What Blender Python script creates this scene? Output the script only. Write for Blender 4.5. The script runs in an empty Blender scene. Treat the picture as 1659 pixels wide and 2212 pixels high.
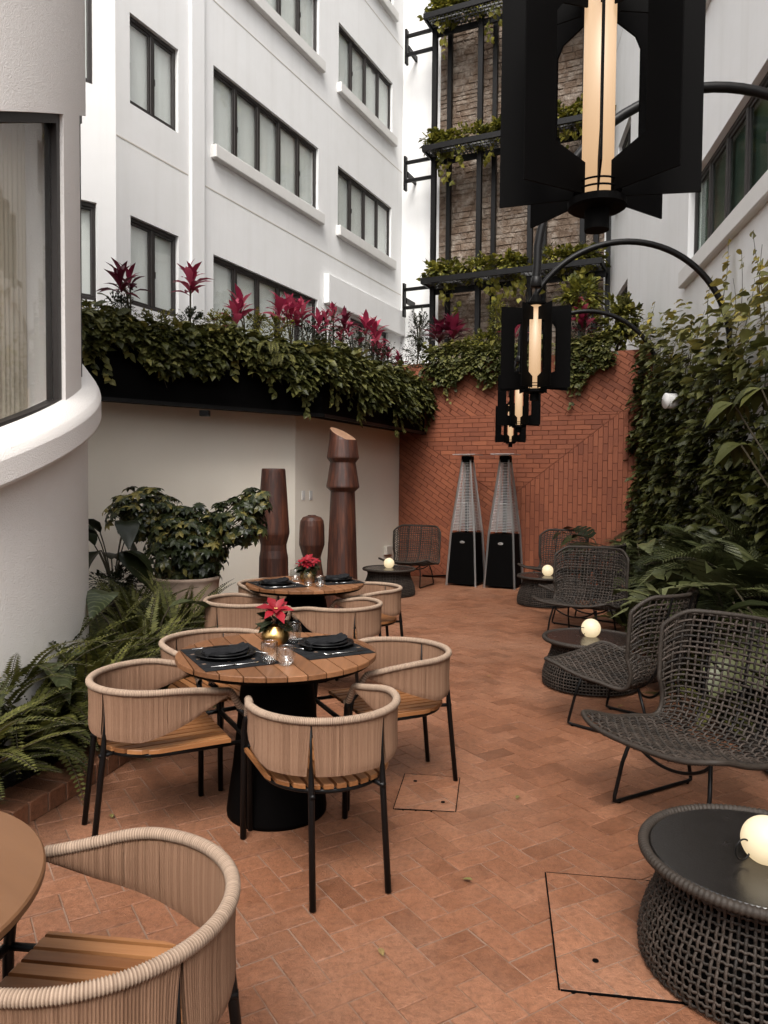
import bpy, math, random
import numpy as np
from mathutils import Matrix, Vector
PI = math.pi
rng = np.random.default_rng(7)
random.seed(7)
S = bpy.context.scene
COL = S.collection

# ------------------------------------------------------------------ camera, sky, sun, exposure
CAM_Z, F, PITCH, ROLL = 1.53, 1600.0, math.radians(2.2), math.radians(0.5)
CM = Matrix.Rotation(PI/2 - PITCH, 3, 'X') @ Matrix.Rotation(ROLL, 3, 'Z')
cam = bpy.data.cameras.new('camera')
cam.sensor_fit = 'VERTICAL'; cam.sensor_height = 36.0; cam.lens = 36.0*F/2212.0
cam.clip_start = 0.05; cam.clip_end = 500
co = bpy.data.objects.new('camera', cam); COL.objects.link(co)
co.matrix_world = Matrix.Translation((0, 0, CAM_Z)) @ CM.to_4x4()
S.camera = co

SUN_EL, SUN_AZ = math.radians(52), math.radians(187)      # azimuth clockwise from +Y
w = bpy.data.worlds.new('World'); S.world = w; w.use_nodes = True
nt = w.node_tree; bg = nt.nodes['Background']
sky = nt.nodes.new('ShaderNodeTexSky'); sky.sky_type = 'NISHITA'; sky.sun_disc = False
sky.sun_elevation = SUN_EL; sky.sun_rotation = SUN_AZ; sky.dust_density = 4.0; sky.air_density = 1.0
hs = nt.nodes.new('ShaderNodeHueSaturation'); hs.inputs['Saturation'].default_value = 0.12
nt.links.new(sky.outputs[0], hs.inputs['Color']); nt.links.new(hs.outputs[0], bg.inputs['Color'])
bg.inputs['Strength'].default_value = 0.15
sl = bpy.data.lights.new('sun', 'SUN'); sl.energy = 1.3; sl.angle = math.radians(28); sl.color = (1.0, 0.93, 0.84)
so = bpy.data.objects.new('sun', sl); COL.objects.link(so)
sd = Vector((math.sin(SUN_AZ)*math.cos(SUN_EL), math.cos(SUN_AZ)*math.cos(SUN_EL), math.sin(SUN_EL)))
so.rotation_euler = sd.to_track_quat('Z', 'Y').to_euler(); so.location = sd*40
S.view_settings.view_transform = 'Standard'; S.view_settings.look = 'None'
S.view_settings.exposure = 1.27; S.view_settings.gamma = 1.0
S.render.engine = 'CYCLES'
S.cycles.use_denoising = True
S.cycles.max_bounces = 8; S.cycles.diffuse_bounces = 4; S.cycles.transparent_max_bounces = 12
S.cycles.caustics_reflective = False; S.cycles.caustics_refractive = False

# ------------------------------------------------------------------ pixel helpers (1659 x 2212 picture)
def ray(x, y):
    return CM @ Vector(((x-829.5)/F, (1106-y)/F, -1.0))
def atd(x, y, d):
    r = ray(x, y); k = d/r.y
    return Vector((r.x*k, d, CAM_Z + r.z*k))
def atz(x, y, z=0.0):
    r = ray(x, y); k = (z-CAM_Z)/r.z
    return Vector((r.x*k, r.y*k, z))
class Plane:
    """vertical plane: origin o, horizontal direction e, normal n towards the court"""
    def __init__(s, o, e, flip=1):
        s.o = Vector((o[0], o[1], 0)); s.e = Vector((e[0], e[1], 0)).normalized()
        s.n = Vector((s.e.y, -s.e.x, 0))*flip
    def hit(s, x, y, off=0.0):
        r = ray(x, y); o = s.o + s.n*off
        k = (o - Vector((0, 0, 0))).dot(s.n)/Vector((r.x, r.y, 0)).dot(s.n)
        p = Vector((r.x*k, r.y*k, CAM_Z+r.z*k))
        return (p-o).dot(s.e), p.z
    def P(s, a, z, off=0.0):
        q = s.o + s.e*a + s.n*off
        return Vector((q.x, q.y, z))

# ------------------------------------------------------------------ mesh builder
class MB:
    def __init__(s): s.v = []; s.f = []; s.r = []; s.uv = []; s.n = 0
    def add(s, v, f, rnd=0.5, uv=None):
        v = np.asarray(v, dtype=np.float64).reshape(-1, 3)
        if isinstance(f, np.ndarray): f = [f]
        elif f and not isinstance(f[0], np.ndarray):
            by = {}
            for q in f: by.setdefault(len(q), []).append(q)
            f = [np.array(q) for q in by.values()]
        s.v.append(v); s.f += [q+s.n for q in f if len(q)]
        s.r.append(np.broadcast_to(np.asarray(rnd, dtype=np.float64), (len(v),)))
        s.uv.append(np.zeros((len(v), 2)) if uv is None else np.asarray(uv, dtype=np.float64))
        s.n += len(v); return s
    def merge(s, o, M=None):
        if not o.n: return s
        v = np.concatenate(o.v)
        if M is not None:
            m = np.array(M); v = v @ m[:3, :3].T + m[:3, 3]
        return s.add(v, [q for q in o.f], np.concatenate(o.r), np.concatenate(o.uv))
    def box(s, a, b, M=None, rnd=0.5):
        (x0, y0, z0), (x1, y1, z1) = a, b
        v = np.array([(x0,y0,z0),(x1,y0,z0),(x1,y1,z0),(x0,y1,z0),(x0,y0,z1),(x1,y0,z1),(x1,y1,z1),(x0,y1,z1)], float)
        if M is not None:
            m = np.array(M); v = v @ m[:3, :3].T + m[:3, 3]
        return s.add(v, np.array([(0,3,2,1),(4,5,6,7),(0,1,5,4),(1,2,6,5),(2,3,7,6),(3,0,4,7)]), rnd)
    def bbox(s, a, b, c=0.004, M=None, rnd=0.5):
        """box with its upper and side edges bevelled (chamfer c)"""
        (x0, y0, z0), (x1, y1, z1) = a, b
        c = min(c, (x1-x0)*.45, (y1-y0)*.45, (z1-z0)*.45)
        V = []
        for z, k in ((z0, c), (z0+c, 0), (z1-c, 0), (z1, c)):
            X0, X1, Y0, Y1 = x0+k, x1-k, y0+k, y1-k
            V += [(X0+(c-k)*1, Y0, z), (X1-(c-k), Y0, z), (X1, Y0+(c-k), z), (X1, Y1-(c-k), z),
                  (X1-(c-k), Y1, z), (X0+(c-k), Y1, z), (X0, Y1-(c-k), z), (X0, Y0+(c-k), z)]
        Fc = [tuple(range(7, -1, -1)), tuple(range(24, 32))]
        for L in range(3):
            for i in range(8):
                j = (i+1) % 8
                Fc.append((L*8+i, L*8+j, L*8+8+j, L*8+8+i))
        v = np.array(V, float)
        if M is not None:
            m = np.array(M); v = v @ m[:3, :3].T + m[:3, 3]
        return s.add(v, Fc, rnd)
    def tube(s, pts, r, n=8, closed=False, cap=True, rnd=0.5, flat=1.0, up=None):
        P = np.array([tuple(p) for p in pts], float); m = len(P)
        R = np.broadcast_to(np.asarray(r, float), (m,))
        if closed: T = np.roll(P, -1, 0)-np.roll(P, 1, 0)
        else: T = np.gradient(P, axis=0)
        T /= np.maximum(np.linalg.norm(T, axis=1, keepdims=True), 1e-12)
        if up is not None:
            U = np.array(up, float)
            if U.ndim == 1: U = np.tile(U, (m, 1))
            N = U - (U*T).sum(1, keepdims=True)*T
            N /= np.maximum(np.linalg.norm(N, axis=1, keepdims=True), 1e-9)
        else:
            N = np.zeros_like(P); a = np.array([0, 0, 1.0]) if abs(T[0][2]) < .9 else np.array([1.0, 0, 0])
            a = a - a.dot(T[0])*T[0]; N[0] = a/np.linalg.norm(a)
            for i in range(1, m):
                a = N[i-1]-N[i-1].dot(T[i])*T[i]; N[i] = a/max(np.linalg.norm(a), 1e-9)
        B = np.cross(T, N)
        th = np.arange(n)*2*PI/n
        V = P[:, None]+R[:, None, None]*(np.cos(th)[None, :, None]*N[:, None]*flat+np.sin(th)[None, :, None]*B[:, None])
        idx = np.arange(m*n).reshape(m, n)
        A = idx if closed else idx[:-1]
        C = np.roll(idx, -1, 0) if closed else idx[1:]
        q = np.stack([A, np.roll(A, -1, 1), np.roll(C, -1, 1), C], -1).reshape(-1, 4)
        fs = [q]
        if cap and not closed: fs += [np.array([list(range(n-1, -1, -1))]), np.array([[ (m-1)*n+i for i in range(n)]])]
        return s.add(V.reshape(-1, 3), fs, rnd)
    def lathe(s, prof, n=32, c=(0, 0, 0), rnd=0.5, cap=True):
        P = np.array(prof, float); m = len(P); th = np.arange(n)*2*PI/n
        V = np.stack([P[:, 0][:, None]*np.cos(th), P[:, 0][:, None]*np.sin(th), np.repeat(P[:, 1][:, None], n, 1)], -1)+np.array(c)
        idx = np.arange(m*n).reshape(m, n); A, C = idx[:-1], idx[1:]
        q = np.stack([A, np.roll(A, -1, 1), np.roll(C, -1, 1), C], -1).reshape(-1, 4)
        fs = [q]
        if cap: fs += [np.array([list(range(n-1, -1, -1))]), np.array([[(m-1)*n+i for i in range(n)]])]
        return s.add(V.reshape(-1, 3), fs, rnd)
    def grid(s, V, rnd=0.5, closed_u=False, uv=None, flip=False):
        V = np.asarray(V, float); m, n = V.shape[:2]; idx = np.arange(m*n).reshape(m, n)
        if closed_u:
            A = idx[:-1]; B = np.roll(A, -1, 1); C = np.roll(idx[1:], -1, 1); D = idx[1:]
        else: A, B, C, D = idx[:-1, :-1], idx[:-1, 1:], idx[1:, 1:], idx[1:, :-1]
        q = np.stack([A, B, C, D], -1).reshape(-1, 4)
        if flip: q = q[:, ::-1]
        rr = rnd if np.isscalar(rnd) else np.asarray(rnd).reshape(-1)
        return s.add(V.reshape(-1, 3), q, rr, None if uv is None else np.asarray(uv).reshape(-1, 2))
    def prism(s, poly, z0, z1, M=None, rnd=0.5, c=0.0):
        """convex or simple polygon (x,y) extruded z0..z1, optional top chamfer c"""
        P = np.array(poly, float); n = len(P)
        if (np.roll(P[:, 0], -1)*P[:, 1]-P[:, 0]*np.roll(P[:, 1], -1)).sum() > 0: P = P[::-1]
        if c > 0:
            ctr = P.mean(0); d = P-ctr; L = np.maximum(np.linalg.norm(d, axis=1, keepdims=True), 1e-6)
            Q = P-d/L*np.minimum(c*1.3, L*.4)
            V = np.concatenate([np.c_[P, np.full(n, z0)], np.c_[P, np.full(n, z1-c)], np.c_[Q, np.full(n, z1)]]); L3 = 2
        else:
            V = np.concatenate([np.c_[P, np.full(n, z0)], np.c_[P, np.full(n, z1)]]); L3 = 1
        Fc = [tuple(range(n-1, -1, -1)), tuple(range(L3*n, L3*n+n))]
        for L in range(L3):
            for i in range(n):
                j = (i+1) % n; Fc.append((L*n+i, L*n+j, L*n+n+j, L*n+n+i))
        if M is not None:
            m = np.array(M); V = V @ m[:3, :3].T + m[:3, 3]
        return s.add(V, Fc, rnd)
    def build(s, name, mat, parent=None, smooth=False):
        me = bpy.data.meshes.new(name)
        if s.n:
            V = np.concatenate(s.v)
            loops = np.concatenate([q.reshape(-1) for q in s.f]); tot = np.concatenate([np.full(len(q), q.shape[1]) for q in s.f])
            st = np.concatenate([[0], np.cumsum(tot)[:-1]])
            me.vertices.add(len(V)); me.vertices.foreach_set('co', V.reshape(-1).astype(np.float32))
            me.loops.add(len(loops)); me.loops.foreach_set('vertex_index', loops.astype(np.int32))
            me.polygons.add(len(tot)); me.polygons.foreach_set('loop_start', st.astype(np.int32))
            me.update(calc_edges=True)
            a = me.attributes.new('rnd', 'FLOAT', 'POINT'); a.data.foreach_set('value', np.concatenate(s.r).astype(np.float32))
            a = me.attributes.new('luv', 'FLOAT2', 'POINT'); a.data.foreach_set('vector', np.concatenate(s.uv).reshape(-1).astype(np.float32))
            me.polygons.foreach_set('use_smooth', np.full(len(tot), bool(smooth)))
            me.validate()
        me.materials.append(mat)
        o = bpy.data.objects.new(name, me); COL.objects.link(o)
        if parent is not None: o.parent = parent
        return o

def tag(o, label=None, cat=None, group=None, kind=None):
    if label: o['label'] = label
    if cat: o['category'] = cat
    if group: o['group'] = group
    if kind: o['kind'] = kind
    return o
def thing(name, label, cat, loc=(0, 0, 0), rz=0.0, group=None):
    o = bpy.data.objects.new(name, None); COL.objects.link(o)
    o.location = loc; o.rotation_euler = (0, 0, rz); o.empty_display_size = .1
    return tag(o, label, cat, group)
def copy_tree(o, parent=None):
    c = o.copy(); COL.objects.link(c)
    if parent is not None: c.parent = parent
    for ch in [k for k in ALLCH(o)]: copy_tree(ch, c)
    return c
def ALLCH(o): return list(o.children)
def place(proto, first, loc, rz, label, group=None):
    o = proto if first else copy_tree(proto)
    o.location = loc; o.rotation_euler = (0, 0, rz); o['label'] = label
    if group: o['group'] = group
    return o

# ------------------------------------------------------------------ materials
def lin(h):
    c = [int(h[i:i+2], 16)/255 for i in (0, 2, 4)]
    return tuple((x/12.92 if x <= .04045 else ((x+.055)/1.055)**2.4) for x in c)
def mat(name, cols, rough=0.6, metal=0.0, rndw=1.0, noise=None, bump=None, spec=0.5, stretch=None, emis=None,
        mottle=None, streak=None, rough_var=0.0, trans=0.0, wave=None, sheen=0.0):
    """cols: list of colours along the ramp driven by the 'rnd' attribute (and noise)
    noise=(scale, weight) ; bump=(scale, strength, dist) ; mottle=(scale, colour, amount)"""
    m = bpy.data.materials.new(name); m.use_nodes = True; nt = m.node_tree; N = nt.nodes; Lk = nt.links
    b = N['Principled BSDF']; b.inputs['Roughness'].default_value = rough; b.inputs['Metallic'].default_value = metal
    b.inputs['Specular IOR Level'].default_value = spec
    tc = N.new('ShaderNodeTexCoord'); src = tc.outputs['Object']
    if stretch:
        mp = N.new('ShaderNodeMapping'); mp.inputs['Scale'].default_value = stretch; Lk.new(src, mp.inputs[0]); src = mp.outputs[0]
    at = N.new('ShaderNodeAttribute'); at.attribute_name = 'rnd'
    def nz(scale, det=4, r=.6, vec=None):
        n = N.new('ShaderNodeTexNoise'); n.inputs['Scale'].default_value = scale; n.inputs['Detail'].default_value = det
        n.inputs['Roughness'].default_value = r; Lk.new(vec or src, n.inputs['Vector']); return n.outputs['Fac']
    def mth(op, a, bb, clamp=False):
        n = N.new('ShaderNodeMath'); n.operation = op; n.use_clamp = clamp
        for i, q in enumerate((a, bb)):
            if isinstance(q, (int, float)): n.inputs[i].default_value = q
            else: Lk.new(q, n.inputs[i])
        return n.outputs[0]
    cols = [tuple(c) for c in cols]
    if len(cols) == 1: cols = cols*2
    fac = mth('MULTIPLY', at.outputs['Fac'], rndw)
    if noise:
        vec = None
        if stretch or rndw:      # shift the grain from piece to piece
            cb = N.new('ShaderNodeCombineXYZ'); q = mth('MULTIPLY', at.outputs['Fac'], 37.0)
            for i in range(3): Lk.new(q, cb.inputs[i])
            ad = N.new('ShaderNodeVectorMath'); ad.operation = 'ADD'; Lk.new(src, ad.inputs[0]); Lk.new(cb.outputs[0], ad.inputs[1]); vec = ad.outputs[0]
        k = nz(noise[0], vec=vec); k = mth('SUBTRACT', k, .5); k = mth('MULTIPLY', k, noise[1]*2)
        fac = mth('ADD', fac, k)
        if rndw == 0: fac = mth('ADD', fac, .5)
    rp = N.new('ShaderNodeValToRGB'); e = rp.color_ramp.elements
    while len(e) < len(cols): e.new(.5)
    for i, c in enumerate(cols): e[i].position = i/(len(cols)-1); e[i].color = (*c, 1)
    Lk.new(fac, rp.inputs[0]); out = rp.outputs[0]
    if mottle:
        for ms, mc, ma in ([mottle] if not isinstance(mottle, list) else mottle):
            r2 = N.new('ShaderNodeValToRGB'); r2.color_ramp.elements[0].position = .45; r2.color_ramp.elements[1].position = .72
            Lk.new(nz(ms, 6, .65, tc.outputs['Object']), r2.inputs[0])
            mx = N.new('ShaderNodeMix'); mx.data_type = 'RGBA'; Lk.new(mth('MULTIPLY', r2.outputs[0], ma), mx.inputs['Factor'])
            Lk.new(out, mx.inputs['A']); mx.inputs['B'].default_value = (*mc, 1); out = mx.outputs['Result']
    if streak:
        mp2 = N.new('ShaderNodeMapping'); mp2.inputs['Scale'].default_value = (5, 5, .22); Lk.new(tc.outputs['Object'], mp2.inputs[0])
        r3 = N.new('ShaderNodeValToRGB'); r3.color_ramp.elements[0].position = .50; r3.color_ramp.elements[1].position = .78; Lk.new(nz(1.0, 5, .6, mp2.outputs[0]), r3.inputs[0])
        mx = N.new('ShaderNodeMix'); mx.data_type = 'RGBA'; Lk.new(mth('MULTIPLY', r3.outputs[0], streak[1]), mx.inputs['Factor']); Lk.new(out, mx.inputs['A']); mx.inputs['B'].default_value = (*streak[0], 1); out = mx.outputs['Result']
    Lk.new(out, b.inputs['Base Color'])
    if rough_var:
        q = mth('MULTIPLY', mth('SUBTRACT', nz(6.0), .5), rough_var*2); Lk.new(mth('ADD', q, rough, True), b.inputs['Roughness'])
    if bump:
        bp = N.new('ShaderNodeBump'); bp.inputs['Strength'].default_value = bump[1]; bp.inputs['Distance'].default_value = bump[2]
        Lk.new(nz(bump[0], 5), bp.inputs['Height']); Lk.new(bp.outputs[0], b.inputs['Normal'])
    if trans:
        tr = N.new('ShaderNodeBsdfTranslucent'); Lk.new(out, tr.inputs[0]); ms_ = N.new('ShaderNodeMixShader')
        ms_.inputs[0].default_value = trans; Lk.new(b.outputs[0], ms_.inputs[1]); Lk.new(tr.outputs[0], ms_.inputs[2])
        Lk.new(ms_.outputs[0], N['Material Output'].inputs[0])
    if emis:
        b.inputs['Emission Color'].default_value = (*emis[0], 1); b.inputs['Emission Strength'].default_value = emis[1]
    return m
def glass_mat(name, tint=(1, 1, 1), refl=0.12, rough=0.02):
    m = bpy.data.materials.new(name); m.use_nodes = True; nt = m.node_tree; N = nt.nodes; N.clear()
    o = N.new('ShaderNodeOutputMaterial'); t = N.new('ShaderNodeBsdfTransparent'); t.inputs[0].default_value = (*tint, 1)
    g = N.new('ShaderNodeBsdfGlossy'); g.inputs['Roughness'].default_value = rough
    lw = N.new('ShaderNodeLayerWeight'); lw.inputs[0].default_value = .25
    ma = N.new('ShaderNodeMath'); ma.operation = 'MULTIPLY_ADD'; ma.use_clamp = True; ma.inputs[1].default_value = .18; ma.inputs[2].default_value = refl
    mx = N.new('ShaderNodeMixShader'); L = nt.links
    L.new(lw.outputs['Fresnel'], ma.inputs[0]); L.new(ma.outputs[0], mx.inputs[0]); L.new(t.outputs[0], mx.inputs[1]); L.new(g.outputs[0], mx.inputs[2]); L.new(mx.outputs[0], o.inputs[0])
    return m
W = {}
W['plaster'] = mat('white_plaster', [(.70, .70, .695), (.77, .77, .77)], .85, rndw=0, noise=(1.2, .5), bump=(60, .25, .004), mottle=(.7, (.64, .635, .62), .4), streak=((.54, .53, .50), .22))
W['plaster_warm'] = mat('stucco', [(.65, .615, .59), (.71, .68, .655)], .9, rndw=0, noise=(2.5, .5), bump=(130, .8, .006))
W['plaster_cream'] = mat('cream_plaster', [(.76, .70, .60), (.80, .75, .66)], .85, rndw=0, noise=(1.5, .5), bump=(40, .2, .004), mottle=(.8, (.70, .63, .53), .3))
W['trim'] = mat('painted_trim', [(.58, .57, .55), (.65, .64, .62)], .8, rndw=0, noise=(5, .5), bump=(90, .3, .003))
W['black'] = mat('black_metal', [(.0035, .003, .003)], .42, spec=.2)
W['black_soft'] = mat('black_satin', [(.0014, .0012, .0012)], .65, spec=.04)
W['bronze'] = mat('bronze_frame', [(.010, .007, .006), (.018, .013, .011)], .5, rndw=0, noise=(8, .5))
W['floorbrick'] = mat('terracotta_floor', [(.105, .040, .018), (.185, .075, .037), (.25, .108, .057)], .55, noise=(14, .45), bump=(110, .9, .005),
    mottle=[(.8, (.30, .160, .100), .6), (45, (.05, .018, .009), .55), (5, (.12, .045, .022), .18)], rough_var=.15, spec=.4)
W['mortar'] = mat('floor_mortar', [(.13, .075, .048), (.22, .14, .10)], .95, rndw=0, noise=(5, .6), bump=(80, .5, .004))
W['wallbrick'] = mat('red_wall_brick', [(.13, .033, .012), (.185, .050, .019), (.235, .070, .028)], .75, noise=(7, .25), bump=(60, .5, .004), mottle=(2.0, (.11, .026, .012), .35))
W['wallmortar'] = mat('wall_mortar', [(.085, .021, .009), (.115, .031, .014)], .95, rndw=0, noise=(8, .5))
W['stone'] = mat('old_masonry', [(.12, .08, .055), (.20, .145, .105), (.34, .275, .225)], .95, rndw=.3, noise=(3.5, .9), bump=(12, 1.0, .05), mottle=[(1.3, (.13, .08, .05), .6), (4, (.50, .45, .39), .55)])
W['teak'] = mat('teak', [(.11, .045, .018), (.19, .083, .036), (.27, .125, .058)], .42, noise=(3.0, .45), stretch=(22, 1.6, 22), bump=(6, .12, .002), rndw=.7, spec=.4)
W['teak_seat'] = mat('teak_seat', [(.15, .058, .020), (.26, .112, .042), (.36, .17, .07)], .38, noise=(3.0, .45), stretch=(22, 1.6, 22), bump=(6, .12, .002), rndw=.7, spec=.4)
W['teak_veneer'] = mat('teak_veneer', [(.11, .050, .022), (.155, .074, .034)], .4, noise=(2.0, .5), stretch=(14, 1.4, 14), rndw=0, spec=.4)
W['carved'] = mat('carved_wood', [(.030, .008, .004), (.105, .031, .013), (.20, .068, .029)], .55, noise=(3.5, .85), stretch=(7, 7, .7), rndw=.2, bump=(5, .2, .01))
W['endgrain'] = mat('end_grain', [(.20, .10, .055), (.34, .20, .12)], .7, rndw=0, noise=(9, .6), mottle=(14, (.15, .07, .04), .4))
W['cord'] = mat('beige_cord', [(.13, .070, .042), (.205, .118, .074), (.26, .157, .102)], .85, rndw=.75, noise=(60, .2), bump=(260, .4, .002), spec=.2)
W['rim'] = mat('beige_cord_rim', [(.13, .085, .06), (.36, .265, .195)], .85, noise=(80, .3), bump=(300, .4, .002), spec=.2)
W['rope'] = mat('dark_rope', [(.011, .008, .006), (.026, .019, .014), (.044, .032, .025)], .65, noise=(40, .4), bump=(300, .5, .002), spec=.35)
W['tabletop'] = mat('dark_stone_top', [(.006, .005, .005), (.013, .011, .010)], .24, spec=.8, rndw=0, noise=(30, .6), bump=(120, .35, .0015), rough_var=.12)
W['grating'] = mat('galvanised_grating', [(.10, .10, .10)], .6)
W['steel'] = mat('brushed_steel', [(.62, .61, .60)], .45, metal=1.0)
W['silver'] = mat('polished_cutlery', [(.62, .61, .60)], .15, metal=1.0)
W['gold'] = mat('gold_vase', [(.50, .30, .10), (.62, .40, .16)], .28, metal=1.0, rndw=0, noise=(20, .5))
W['plate'] = mat('black_stoneware', [(.006, .006, .0065)], .3, spec=.3)
W['napkin'] = mat('charcoal_cloth', [(.008, .008, .009), (.016, .016, .017)], .95, spec=.08, rndw=0, noise=(40, .5), bump=(400, .5, .001))
W['placemat'] = mat('woven_mat', [(.007, .0075, .009), (.015, .016, .017)], .85, spec=.12, noise=(4, .1), bump=(500, .4, .001))
W['matweave'] = mat('woven_mat_inset', [(.12, .075, .05)], .8)
W['glassware'] = glass_mat('drinking_glass', (.96, .97, .97), .10)
W['glass'] = glass_mat('window_glass', (.985, .99, .985), .04, .03)
W['glass_dark'] = glass_mat('window_glass_dark', (.80, .87, .83), .08, .05)
W['curtain'] = mat('window_blind', [(.76, .80, .77), (.84, .87, .85)], .9, rndw=0, noise=(.9, .6), stretch=(3, 3, .4))
W['curtain_warm'] = mat('beige_curtain', [(.50, .43, .34), (.60, .53, .43)], .9, rndw=0, noise=(.6, .4))
W['curtain_green'] = mat('green_blind', [(.045, .075, .06), (.09, .12, .10)], .9, rndw=0, noise=(1.5, .6), stretch=(3, 3, .4))
W['pot'] = mat('weathered_pot', [(.27, .19, .14), (.44, .34, .27)], .9, rndw=0, noise=(5, .6), bump=(20, .5, .01), mottle=(4, (.12, .075, .055), .5))
W['darkpot'] = mat('dark_pot', [(.02, .013, .011)], .7)
W['soil'] = mat('soil', [(.012, .008, .006), (.03, .02, .015)], 1.0, rndw=0, noise=(20, .6), bump=(30, 1, .02))
W['lamp'] = mat('lit_globe', [(.30, .28, .22)], .5, emis=((1.0, .76, .44), 0.30))
W['tube'] = mat('lit_tube', [(.15, .12, .09)], .5, emis=((1.0, .63, .34), 0.27))
W['concrete'] = mat('service_plate', [(.5, .46, .4)], .8)
def leafmat(name, cols, rough=.5, trans=.25, spec=.3): return mat(name, cols, rough, spec=spec, noise=(5, .12), trans=trans)
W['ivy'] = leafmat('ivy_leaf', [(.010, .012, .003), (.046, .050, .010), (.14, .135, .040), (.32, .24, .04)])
W['fern'] = leafmat('fern_leaf', [(.012, .015, .003), (.052, .055, .011), (.15, .145, .035)], .6)
W['dark_leaf'] = leafmat('dark_leaf', [(.005, .007, .003), (.014, .018, .006), (.034, .038, .014)], .38, .12)
W['palm'] = leafmat('palm_leaf', [(.010, .013, .004), (.036, .042, .014), (.11, .115, .05)], .36, .15)
W['yellow_leaf'] = leafmat('yellow_green_leaf', [(.03, .036, .006), (.12, .12, .018), (.27, .235, .035)], .5)
W['pink'] = leafmat('magenta_leaf', [(.10, .008, .02), (.33, .03, .075), (.55, .12, .17)], .35, .3)
W['wine'] = leafmat('wine_leaf', [(.03, .006, .012), (.12, .012, .03), (.26, .03, .07)], .35, .2)
W['red'] = leafmat('red_bract', [(.14, .003, .008), (.30, .008, .018)], .5, .25)
W['varieg'] = leafmat('variegated_leaf', [(.010, .014, .006), (.022, .03, .01), (.036, .042, .014), (.20, .165, .045)], .35, .12)
W['stem'] = mat('stem', [(.03, .022, .012), (.06, .05, .025)], .8, rndw=1)
W['dryvine'] = leafmat('dry_vine', [(.045, .026, .014), (.15, .075, .035), (.12, .12, .035), (.24, .14, .06)], .8, .1)
# ------------------------------------------------------------------ leaves
def norm(a): return a/np.maximum(np.linalg.norm(a, axis=-1, keepdims=True), 1e-9)
def tmpl(kind):
    """vertices (x across, y along, z up) and faces of one leaf of length 1"""
    if kind == 'heart':
        v = [(0,0,0),(0,.5,-.02),(0,1,-.18), (.36,.02,.05),(.40,.42,.06),(.16,.82,-.06), (-.36,.02,.05),(-.40,.42,.06),(-.16,.82,-.06)]
        f = [(0,3,4,1),(1,4,5,2),(0,1,7,6),(1,2,8,7)]
    elif kind == 'oval':
        v = [(0,0,0),(0,.5,.03),(0,1,-.12), (.20,.22,.05),(.23,.6,.06),(-.20,.22,.05),(-.23,.6,.06)]
        f = [(0,3,4,1),(1,4,2),(0,1,6,5),(1,2,6)]
    elif kind == 'small':
        v = [(0,0,0),(.22,.5,.04),(0,1,0),(-.22,.5,.04)]; f = [(0,1,2,3)]
    elif kind == 'strap':
        v = []; f = []
        for i, (y, wd, z) in enumerate([(0,.03,0),(.25,.075,.05),(.5,.10,.05),(.75,.075,-.03),(1,.005,-.17)]):
            v += [(-wd, y, z+wd*.35), (0, y, z), (wd, y, z+wd*.35)]
            if i: a = 3*i-3; b = 3*i; f += [(a, a+1, b+1, b), (a+1, a+2, b+2, b+1)]
    elif kind == 'cord':
        v = []; f = []
        for i, (y, wd, z) in enumerate([(0,.025,0),(.25,.09,.05),(.5,.155,.06),(.75,.12,.0),(1,.005,-.12)]):
            v += [(-wd, y, z+wd*.3), (0, y, z), (wd, y, z+wd*.3)]
            if i: a = 3*i-3; b = 3*i; f += [(a, a+1, b+1, b), (a+1, a+2, b+2, b+1)]
    elif kind == 'blade':
        v = []; f = []
        for i, (y, wd, z) in enumerate([(0,.015,0),(.3,.045,.04),(.65,.038,.0),(1,.003,-.16)]):
            v += [(-wd, y, z+wd*.4), (0, y, z), (wd, y, z+wd*.4)]
            if i: a = 3*i-3; b = 3*i; f += [(a, a+1, b+1, b), (a+1, a+2, b+2, b+1)]
    elif kind == 'big':     # dieffenbachia / broad
        v = []; f = []
        for i, (y, wd, z) in enumerate([(0,.02,0),(.12,.15,.03),(.3,.25,.06),(.5,.27,.06),(.7,.21,.01),(.87,.10,-.08),(1,.005,-.16)]):
            v += [(-wd, y, z+wd*.22), (-wd*.5, y, z+wd*.16), (0, y, z), (wd*.5, y, z+wd*.16), (wd, y, z+wd*.22)]
            if i:
                a = 5*i-5; b = 5*i
                f += [(a+k, a+k+1, b+k+1, b+k) for k in range(4)]
    elif kind == 'monstera':
        v = [(0, y, z) for y, z in ((0,0),(.2,.03),(.4,.05),(.6,.03),(.8,-.04),(1,-.16))]; f = []
        lob = [(-.05,.30,.16,.34),(.14,.42,.30,.44),(.32,.44,.47,.46),(.50,.40,.64,.40),(.68,.28,.82,.26)]
        for sgn in (1, -1):
            for k, (y0, x0, y1, x1) in enumerate(lob):
                n = len(v)
                v += [(sgn*x0, y0+.10, .07-.25*x0*.5), (sgn*x1, y1+.08, .07-.25*x1*.5), (sgn*.12, k*.2+.02, .05), (sgn*.12, k*.2+.19, .05)]
                q = [(k, n+2, n+3, k+1), (n+2, n, n+1, n+3)]
                f += q if sgn > 0 else [t[::-1] for t in q]
    v = np.array(v, float)
    return v, f
TM = {k: tmpl(k) for k in ('heart', 'oval', 'small', 'strap', 'blade', 'cord', 'big', 'monstera')}
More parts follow.
